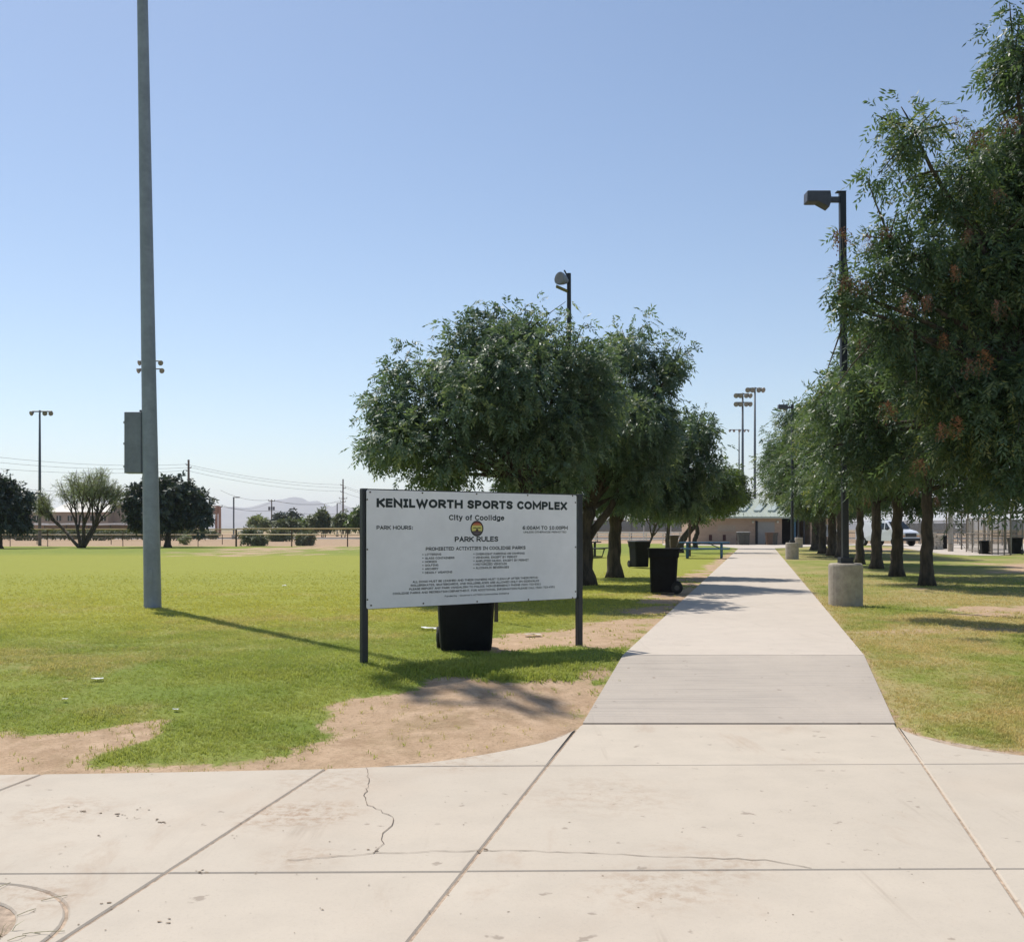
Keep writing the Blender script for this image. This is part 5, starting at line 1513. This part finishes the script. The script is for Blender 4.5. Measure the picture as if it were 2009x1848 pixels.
# white pipe rail and the dark-screened backstop between the trees
fence('white three rail pipe fence on the dirt behind the left trees', (6.6, 101, 0), (18.2, 101, 0), 7, 1.05, (1.03, 0.80, 0.40), None, 'white_pipe', group='field rails and backstops', name='pipe_rail_fence', pr=0.05)
fence('ball field backstop with dark screens behind the white pipe rail', (5.6, 113, 0), (20.5, 113, 0), 5, 2.45, (2.42, 1.1), 'wind_screen', 'white_pipe', group='field rails and backstops', name='backstop_fence', pr=0.06, net=(1.12, 2.4))
fence('tall far chain link backstop standing behind the left trees', (6, 120, 0), (22, 120, 0), 4, 3.6, (3.55, 2.4), 'chain_dense', 'fence_steel', group='field rails and backstops', name='backstop_fence', pr=0.06)
# right ball field
def GF(px, py):
    return G(px, py, 0.0)
fence('long chain link field fence behind the white van', GF(1640, 1066), GF(1995, 1070), 14, 2.15, (2.12, 1.05), 'chain_dense', 'fence_steel', group='right ball field fences', pr=0.045)
fence('dark wind screened fence section right of the van', GF(1778, 1066.5), GF(1905, 1067.5), 5, 2.0, (1.0,), 'wind_screen', 'fence_steel', group='right ball field fences', pr=0.04, net=(1.0, 1.95))
fence('tall brown framed dugout fence with rails on the right', GF(1896, 1082.5), GF(1946, 1088), 4, 2.02, (2.0, 1.12, 0.12), 'chain_dense', 'fence_brown', group='right ball field fences', pr=0.035)
fence('dugout gate panel at the right end of the brown fence', GF(1946.5, 1088.2), GF(1982, 1088.5), 3, 1.95, (1.93, 1.02, 0.08), 'chain_dense', 'fence_brown', group='right ball field fences', pr=0.035)
fence('field fence continuing out of view on the far right', GF(1984, 1087.5), GF(2090, 1086), 5, 1.9, (1.88, 1.0), 'wind_screen', 'fence_steel', group='right ball field fences', pr=0.035, net=(0.9, 1.86))
# dugout roof, bleacher, signs on the fence
dg_ = thing('dugout', 'flat roofed dugout shelter seen over the brown fence', 'shelter', GF(1950, 1078))
for x in (-2.2, -0.7, 0.8, 2.3):
    for y in (0, 2.4):
        MB().tube([(x, y, -.05), (x, y, 2.55)], 0.05, 8).obj('post', M['fence_brown'], dg_)
MB().box((0.05, 1.2, 2.62), (5.2, 3.0, 0.10)).obj('roof', M['galv_light'], dg_, bevel=.01)
MB().box((0.05, -0.28, 2.50), (5.0, 0.05, 0.16)).obj('fascia', M['fence_brown'], dg_)
MB().box((0.05, 2.0, 0.45), (4.4, 0.3, 0.05)).obj('bench', M['galv_light'], dg_)
bz = thing('bleacher', 'low aluminium bleacher seats behind the brown dugout fence', 'bleacher', GF(1892, 1075))
for k in range(4):
    MB().box((0, k * 0.6, 0.4 + 0.26 * k), (3.6, 0.26, 0.04)).obj('seat_plank', M['galv_light'], bz)
    MB().box((0, k * 0.6 + .33, 0.2 + 0.26 * k), (3.6, 0.24, 0.03)).obj('foot_plank', M['galv_light'], bz)
for x in (-1.5, 0, 1.5):
    MB().tube([(x, -.1, 0), (x, 1.9, 1.15)], 0.03, 6).obj('frame', M['fence_steel'], bz)
    MB().tube([(x, 1.9, 0), (x, 1.9, 1.15)], 0.03, 6).obj('frame', M['fence_steel'], bz)
for k, (px, py, w_, h_) in enumerate(((1885, 1024.5, 15, 4.5), (1881, 1034.5, 13, 4.5))):
    c_ = At(px, py, 89.5)
    so = thing('fence_sign', ('upper small white sign on the field fence', 'lower small white sign on the field fence')[k], 'sign', c_, 0, 'small fence signs')
    MB().box((0, 0, 0), (w_ / F * 89.5, 0.02, h_ / F * 89.5)).obj('plate', M['paper'], so)
    MB().tube([(0, -.02, 0.05), (0, 0.03, 0.05)], 0.015, 6).obj('bolt', M['bolt'], so)
pile = thing('stone_enclosure', 'pale stone faced bin enclosure left of the leaning black bin', 'enclosure', GF(1836, 1078))
g9 = random.Random(2)
for k in range(26):
    MB().box(((k % 4) * 0.22 - 0.33 + g9.uniform(-.02, .02), g9.uniform(-.02, .02), 0.08 + (k // 4) * 0.165), (0.205, 0.34, 0.155), rz=g9.uniform(-.06, .06)).obj('stone', M['stone'], pile, bevel=.015)

# ---------------------------------------------------------------- white van
vb = G(1741, 1070.5)
van = thing('van', 'white cargo van parked behind the right row of trees, facing right', 'van', vb, R(-66))
# local +x is forward; side outline (x, z) pulled across the width
side = [(-2.7, 0.45), (-2.72, 1.2), (-2.62, 1.98), (-2.4, 2.08), (0.55, 2.10), (0.85, 2.02), (1.55, 1.38), (2.30, 1.22), (2.52, 1.08), (2.58, 0.55), (2.5, 0.42), (-2.6, 0.40)]
vm = MB()
def ring_at(y, k):
    return [(x, y, 0.4 + (z - 0.4) * (1 if z < 1.25 else 1)) for x, z in side]
def squeeze(y, inset):
    return [(x - inset * 0.3 * (1 if x > 0 else -1), y * (1 - (0.13 if z > 1.9 else 0.10 if z > 1.5 else 0.0)), z) for x, z in side]
vm.loft([squeeze(-1.0, .1), squeeze(-0.94, 0), squeeze(0.94, 0), squeeze(1.0, .1)])
vm.v = [v for v in vm.v]
body = vm.obj('body', M['van_white'], van, bevel=0.03, seg=2)
for s in (-1, 1):
    w_ = MB().add([(0.72, s * 1.003, 1.36), (1.40, s * 1.003, 1.36), (0.86, s * 0.925, 1.90), (0.72, s * 0.925, 1.90)], [(0, 1, 2, 3)]); w_.obj('side_window', M['van_glass'], van)
    w_ = MB().add([(-0.25, s * 1.003, 1.36), (0.62, s * 1.003, 1.36), (0.62, s * 0.925, 1.90), (-0.25, s * 0.925, 1.90)], [(0, 1, 2, 3)]); w_.obj('side_window', M['van_glass'], van)
    MB().box((1.15, s * 1.14, 1.42), (0.10, 0.18, 0.22)).obj('wing_mirror', M['van_dark'], van, bevel=.02)
    MB().box((2.585, s * 0.78, 0.95), (0.03, 0.30, 0.18)).obj('headlight', M['headlight'], van, bevel=.01)
    MB().box((2.585, s * 0.78, 0.80), (0.03, 0.30, 0.08)).obj('indicator', M['amber'], van)
    for x in (-1.75, 1.75):
        wh = MB().tube([(x, s * 0.78, 0.36), (x, s * 1.02, 0.36)], 0.37, 18).obj('wheel', M['rubber'], van, bevel=.03)
        MB().tube([(x, s * 1.021, 0.36), (x, s * 1.035, 0.36)], 0.21, 14).obj('rim', M['galv_light'], wh)
    MB().box((0.35, s * 1.004, 1.22), (0.16, 0.012, 0.04)).obj('door_handle', M['van_dark'], van)
ws = MB().add([(0.93, -0.82, 2.0), (0.93, 0.82, 2.0), (1.56, 0.93, 1.41), (1.56, -0.93, 1.41)], [(0, 1, 2, 3)]).obj('windscreen', M['van_glass'], van)
ws.location = (0.02, 0, 0.02)
MB().box((2.60, 0, 0.90), (0.03, 1.15, 0.30)).obj('grille', M['van_dark'], van)
MB().box((2.60, 0, 0.53), (0.16, 1.95, 0.22)).obj('bumper', M['van_dark'], van, bevel=.03)
for x in (-1.2, 0.2):
    MB().box((x, 0, 2.14), (0.06, 1.5, 0.05)).obj('roof_rack', M['white_pipe'], van)

# ---------------------------------------------------------------- across the street: school, poles, wires, mountain
SD = 225.0
def SX(px, d=SD): return (px - CX) / F * d
def SZ(py, d=SD): return H + (HY - py) / F * d
sc_ = thing('school_building', 'long low tan building with pale roof across the far road', 'building', (0, SD, 0))
def sbox(name, x0, x1, y0, y1, mat, y=0.0, dep=14.0, parent=None):
    return MB().box(((SX(x0) + SX(x1)) / 2, y + dep / 2, (SZ(y0) + SZ(y1)) / 2), (SX(x1) - SX(x0), dep, SZ(y0) - SZ(y1))).obj(name, M[mat], parent or sc_)
sbox('wall', 30, 212, 1004.5, 1041.5, 'school_tan')
sbox('wall', 212, 345, 991, 1041.5, 'school_tan', 3.0)
rs = MB(); rs.v = [(SX(95), -0.5, SZ(1004.5)), (SX(214), -0.5, SZ(1004.5)), (SX(208), 9, SZ(984)), (SX(99), 9, SZ(984)), (SX(95), 14, SZ(1004.5)), (SX(214), 14, SZ(1004.5))]
rs.f = [(0, 1, 2, 3), (3, 2, 5, 4), (0, 3, 4), (1, 5, 2), (0, 4, 5, 1)]
rs.obj('roof', M['school_roof'], sc_)
sbox('roof', 215, 350, 985.5, 990.8, 'school_roof', 2.5, 15)
sbox('canopy', 300, 352, 998.5, 1003, 'canopy_white', -2.5, 5)
for x in range(45, 205, 22):
    wv = sbox('window', x, x + 9, 1012, 1022, 'van_glass', -0.06, 0.05)
    sbox('frame', x + 4.2, x + 5, 1012, 1022, 'canopy_white', -0.10, 0.03, wv)
pt = thing('portal_frame', 'reddish brown entrance frame right of the round dark tree', 'structure', (0, SD - 8, 0))
for x in (424.5, 431.0):
    MB().box((SX(x, SD - 8), 0, SZ(993, SD - 8) / 2), (0.42, 0.6, SZ(993, SD - 8))).obj('column', M['portal_red'], pt)
MB().box(((SX(395, SD - 8) + SX(428, SD - 8)) / 2, 0, SZ(1000, SD - 8)), (SX(428, SD - 8) - SX(395, SD - 8), 0.5, 1.75)).obj('beam', M['portal_red'], pt)
sh = thing('shade_canopy', 'white fabric shade canopy in front of the tan building', 'canopy', (SX(318, 200), 200, 0))
for s in (-1, 1):
    m = MB(); x0 = s * 1.7
    m.v = [(x0 - 1.65, -2, 2.9), (x0 + 1.65, -2, 2.9), (x0 + 1.65, 2, 2.9), (x0 - 1.65, 2, 2.9), (x0 - .9, -.4, 4.5), (x0 + .9, -.4, 4.5), (x0 + .9, .4, 4.5), (x0 - .9, .4, 4.5)]
    m.f = [(0, 1, 5, 4), (1, 2, 6, 5), (2, 3, 7, 6), (3, 0, 4, 7), (4, 5, 6, 7), (3, 2, 1, 0)]
    m.obj('canopy_top', M['canopy_white'], sh)
for x in (-3.2, 0, 3.2):
    for y in (-1.9, 1.9):
        MB().tube([(x, y, -.05), (x, y, 2.9)], 0.08, 8).obj('post', M['far_pole'], sh)
lw = thing('carport_row', 'long low row of covered parking with white roof at far left', 'carport', (SX(165, 190), 190, 0))
for k in range(5):
    MB().box((-8 + 4.1 * k, 0, 2.35), (4.0, 4, 0.30), ry=R(1.5 * (-1) ** k)).obj('roof_panel', M['canopy_white'], lw)
    MB().tube([(-8 + 4.1 * k, 1.5, -.05), (-8 + 4.1 * k, 1.5, 2.25)], 0.08, 6).obj('post', M['far_pole'], lw)
MB().box((0, 2.1, 1.1), (20.5, 0.1, 2.2)).obj('back_wall', M['school_tan'], lw)
yb_ = thing('school_bus', 'yellow bus parked beyond the fence right of the palo verde', 'bus', (SX(294, 185), 185, 0), R(75))
MB().box((0, 0, 1.35), (5.6, 2.2, 1.7)).obj('body', M['bus_yellow'], yb_, bevel=.2, seg=2)
MB().box((3.3, 0, 0.95), (1.2, 2.0, 0.9)).obj('hood', M['bus_yellow'], yb_, bevel=.12, seg=2)
for s in (-1, 1):
    for k in range(4):
        MB().box((-2.0 + 1.2 * k, s * 1.105, 1.75), (0.9, 0.02, 0.5)).obj('window', M['van_glass'], yb_)
    for x in (-1.7, 2.9):
        MB().tube([(x, s * .8, .45), (x, s * 1.08, .45)], .45, 14).obj('wheel', M['rubber'], yb_)

def utility(label, px, d, ytop, arms, group='utility poles across the street', trans=False, mat='wood_pole', r=0.16):
    h = SZ(ytop, d)
    root = thing('utility_pole', label, 'utility pole', (SX(px, d), d, 0), 0, group)
    MB().tube([(0, 0, -.2), (0, 0, h)], [r * 1.2, r * .75], 8).obj('pole', M[mat], root)
    for y, x0, x1 in arms:
        z = SZ(y, d)
        MB().box(((x0 + x1) / 2 / F * d, 0, z), ((x1 - x0) / F * d, 0.14, 0.16)).obj('crossarm', M[mat], root)
        for x in (x0, x1):
            if abs(x) > 1:
                MB().tube([(x / F * d, 0, z + .06), (x / F * d, 0, z + .40)], [.10, .06], 6).obj('insulator', M['far_pole'], root)
    if trans:
        for x in (-0.55, 0.05, 0.6):
            MB().tube([(x, -.3, SZ(1001, d)), (x, -.3, SZ(994, d))], .24, 8).obj('transformer', M['far_pole'], root)
    return root
utility('tall utility pole rising behind the round dark tree', 370, 250, 902, [(912, -5, 0), (918, 0, 5), (924, -5, 0)], r=0.32)
utility('utility pole carrying a bank of transformers before the mountain', 533, 255, 980, [(983, -6, 6)], trans=True, r=0.17)
utility('tallest utility pole with many short arms left of the sign', 673, 300, 940, [(952, -4.5, 0), (958, 0, 5), (965, -4.5, 0), (978, -7.5, 7.5), (984.5, -5, 5)], r=0.26)
utility('short utility pole at the edge of the reddish portal', 433, 240, 993, [(994.5, -3, 3)], r=0.12)
def street_lamp(label, px, d, ytop):
    h = SZ(ytop, d)
    root = thing('street_lamp', label, 'street lamp', (SX(px, d), d, 0), 0, 'street lamps along the far road')
    MB().tube([(0, 0, -.1), (0, 0, h)], 0.11, 8).obj('pole', M['far_pole'], root)
    MB().tube([(0, 0, h - .05), (.55, 0, h - .05)], 0.07, 6).obj('arm', M['far_pole'], root)
    MB().box((0.62, 0, h - .05), (.5, .35, .16)).obj('lamp_head', M['far_pole'], root, bevel=.02)
    MB().box((0, 0, .3), (.5, .5, .7)).obj('concrete_base', M['concrete_base'], root, bevel=.03)
street_lamp('street lamp standing between the portal and the transformer pole', 458.5, 150, 975)
street_lamp('street lamp next to the tallest utility pole', 661.5, 205, 987)

def wire(label, pts, sag=0.0, r=0.035):
    P = []
    for a, b in zip(pts[:-1], pts[1:]):
        for k in range(10):
            s = k / 10
            p = a.lerp(b, s); p.z -= sag * 4 * s * (1 - s)
            P.append(p)
    P.append(pts[-1])
    MB().tube(P, r, 4).obj('power_line', M['wire'], label=label, cat='cable', group='overhead cables across the street')
U1, U2 = 250, 300
for k, (y0, y1, y2, x1, x2) in enumerate(((893, 911, 951, 366, 669), (904, 917, 957, 374, 677.5), (917, 923, 964, 366, 669))):
    wire(('uppermost of the high overhead cables', 'middle one of the high overhead cables', 'lowest of the three high overhead cables')[k],
         [At(-60, y0 - 3, 215), At(x1, y1, U1), At(x2, y2, U2), At(x2 + 120, y2 + 22, 330)], 1.1)
for k, (pts_, sg) in enumerate(((((-40, 950, 235), (235, 968, 240), (433, 993, 240), (533, 1002, 255), (673, 1007, 300)), 0.5), (((433, 962, 248), (527.5, 981, 255), (668, 984, 300)), 0.9), (((433, 990, 240), (538.5, 981.5, 255), (680, 977.5, 300)), 1.6), (((-40, 958, 236), (235, 972, 240), (433, 994, 240)), 0.7))):
    wire(('low thick cable running past the portal to the transformer pole', 'thin cable from behind the round tree to the transformer pole top', 'sagging cable from the short pole to the transformer pole arm', 'low cable in front of the tan building roof')[k],
         [At(*q) for q in pts_], sg, 0.05 if k == 0 else 0.03)

# ---------------------------------------------------------------- litter on the grass
def scrap(label, px, py, w_, h_, mat='paper', name='paper_scrap', cat='litter', z=0.012, seed=1):
    b = G(px, py)
    g = random.Random(seed)
    m = MB(); n = 5
    for i in range(n):
        for j in range(n):
            m.v.append(((i / (n - 1) - .5) * w_ * g.uniform(.85, 1.1), (j / (n - 1) - .5) * h_ * g.uniform(.85, 1.1), z * g.uniform(.3, 1.0)))
    for i in range(n - 1):
        for j in range(n - 1):
            a = i * n + j
            m.f.append((a, a + 1, a + n + 1, a + n))
    o = m.obj(name, M[mat], label=label, cat=cat, group='litter lying on the lawn')
    o.location = b; o.rotation_euler = (0, 0, g.uniform(-.6, .6))
scrap('small white paper scrap on the near green lawn', 190, 1332, 0.12, 0.06, seed=1)
scrap('white paper ball lying far out on the yellow lawn', 558, 1151, 0.09, 0.1, z=0.05, seed=2)
scrap('crumpled pale wrapper left of the bin behind the sign', 838, 1234, 0.26, 0.09, z=0.03, seed=3)
scrap('flat pale disc lying on the dirt behind the sign', 1045, 1245, 0.22, 0.16, 'stone', 'flat_stone', 'stone', 0.02, 4)
scrap('tiny white scrap beside the dirt patch on the left', 345, 1392, 0.05, 0.03, seed=5)
scrap('tiny white scrap on the lawn above the left dirt patch', 128, 1372, 0.05, 0.03, seed=6)

# ---------------------------------------------------------------- mountain range and the air in front of it
simple('rock_far', (0.20, 0.17, 0.15), 0.95, var=0.2, scale=0.002)
prof = [(-700, 1022), (-300, 1012), (0, 1018), (180, 1024), (300, 1014), (400, 1001), (440, 993), (458, 991), (480, 994), (500, 991), (522, 984), (545, 978), (560, 976), (570, 973), (581, 971.5), (592, 974), (606, 982), (622, 979), (636, 986), (652, 992), (668, 985), (684, 992), (705, 1000), (760, 1012), (860, 1018), (1000, 1024), (1200, 1016), (1500, 1022), (2000, 1016), (2600, 1024)]
MD = 9000.0
mx_ = np.linspace(-7600, 7100, 420); my_ = np.linspace(-1500, 1500, 34)
MX, MY = np.meshgrid(mx_, my_)
hh = np.interp(mx_ / MD * F + CX, [p[0] for p in prof], [(HY - p[1]) / F * MD for p in prof])
ridge = np.clip(1 - np.abs(MY) / 1500, 0, 1) ** 0.9
MZ = hh[None, :] * ridge * (1 - 0.35 * (np.abs(MY) / 1500) * fbm(MX, MY, 420, 91)) + (fbm(MX, MY, 300, 93) - .5) * 30 * (1 - ridge) - 4
mi = np.arange(MX.size).reshape(MX.shape)
mq = np.stack([mi[:-1, :-1], mi[:-1, 1:], mi[1:, 1:], mi[1:, :-1]], -1).reshape(-1, 4)
link('mountains', big_mesh('mountains', np.stack([MX.ravel(), MY.ravel() + MD, MZ.ravel()], 1), mq), M['rock_far'], smooth=True, kind='structure')

hz = bpy.data.materials.new('haze_air'); hz.use_nodes = True
nt = hz.node_tree
nt.nodes.remove(nt.nodes['Principled BSDF'])
pv = nt.nodes.new('ShaderNodeVolumePrincipled')
pv.inputs['Color'].default_value = (0.76, 0.83, 0.96, 1)
pv.inputs['Density'].default_value = 1.15e-4
pv.inputs['Anisotropy'].default_value = 0.2
nt.links.new(pv.outputs[0], nt.nodes['Material Output'].inputs['Volume'])
MB().box((0, 5800, 172), (24000, 13600, 350)).obj('haze', hz, kind='stuff')
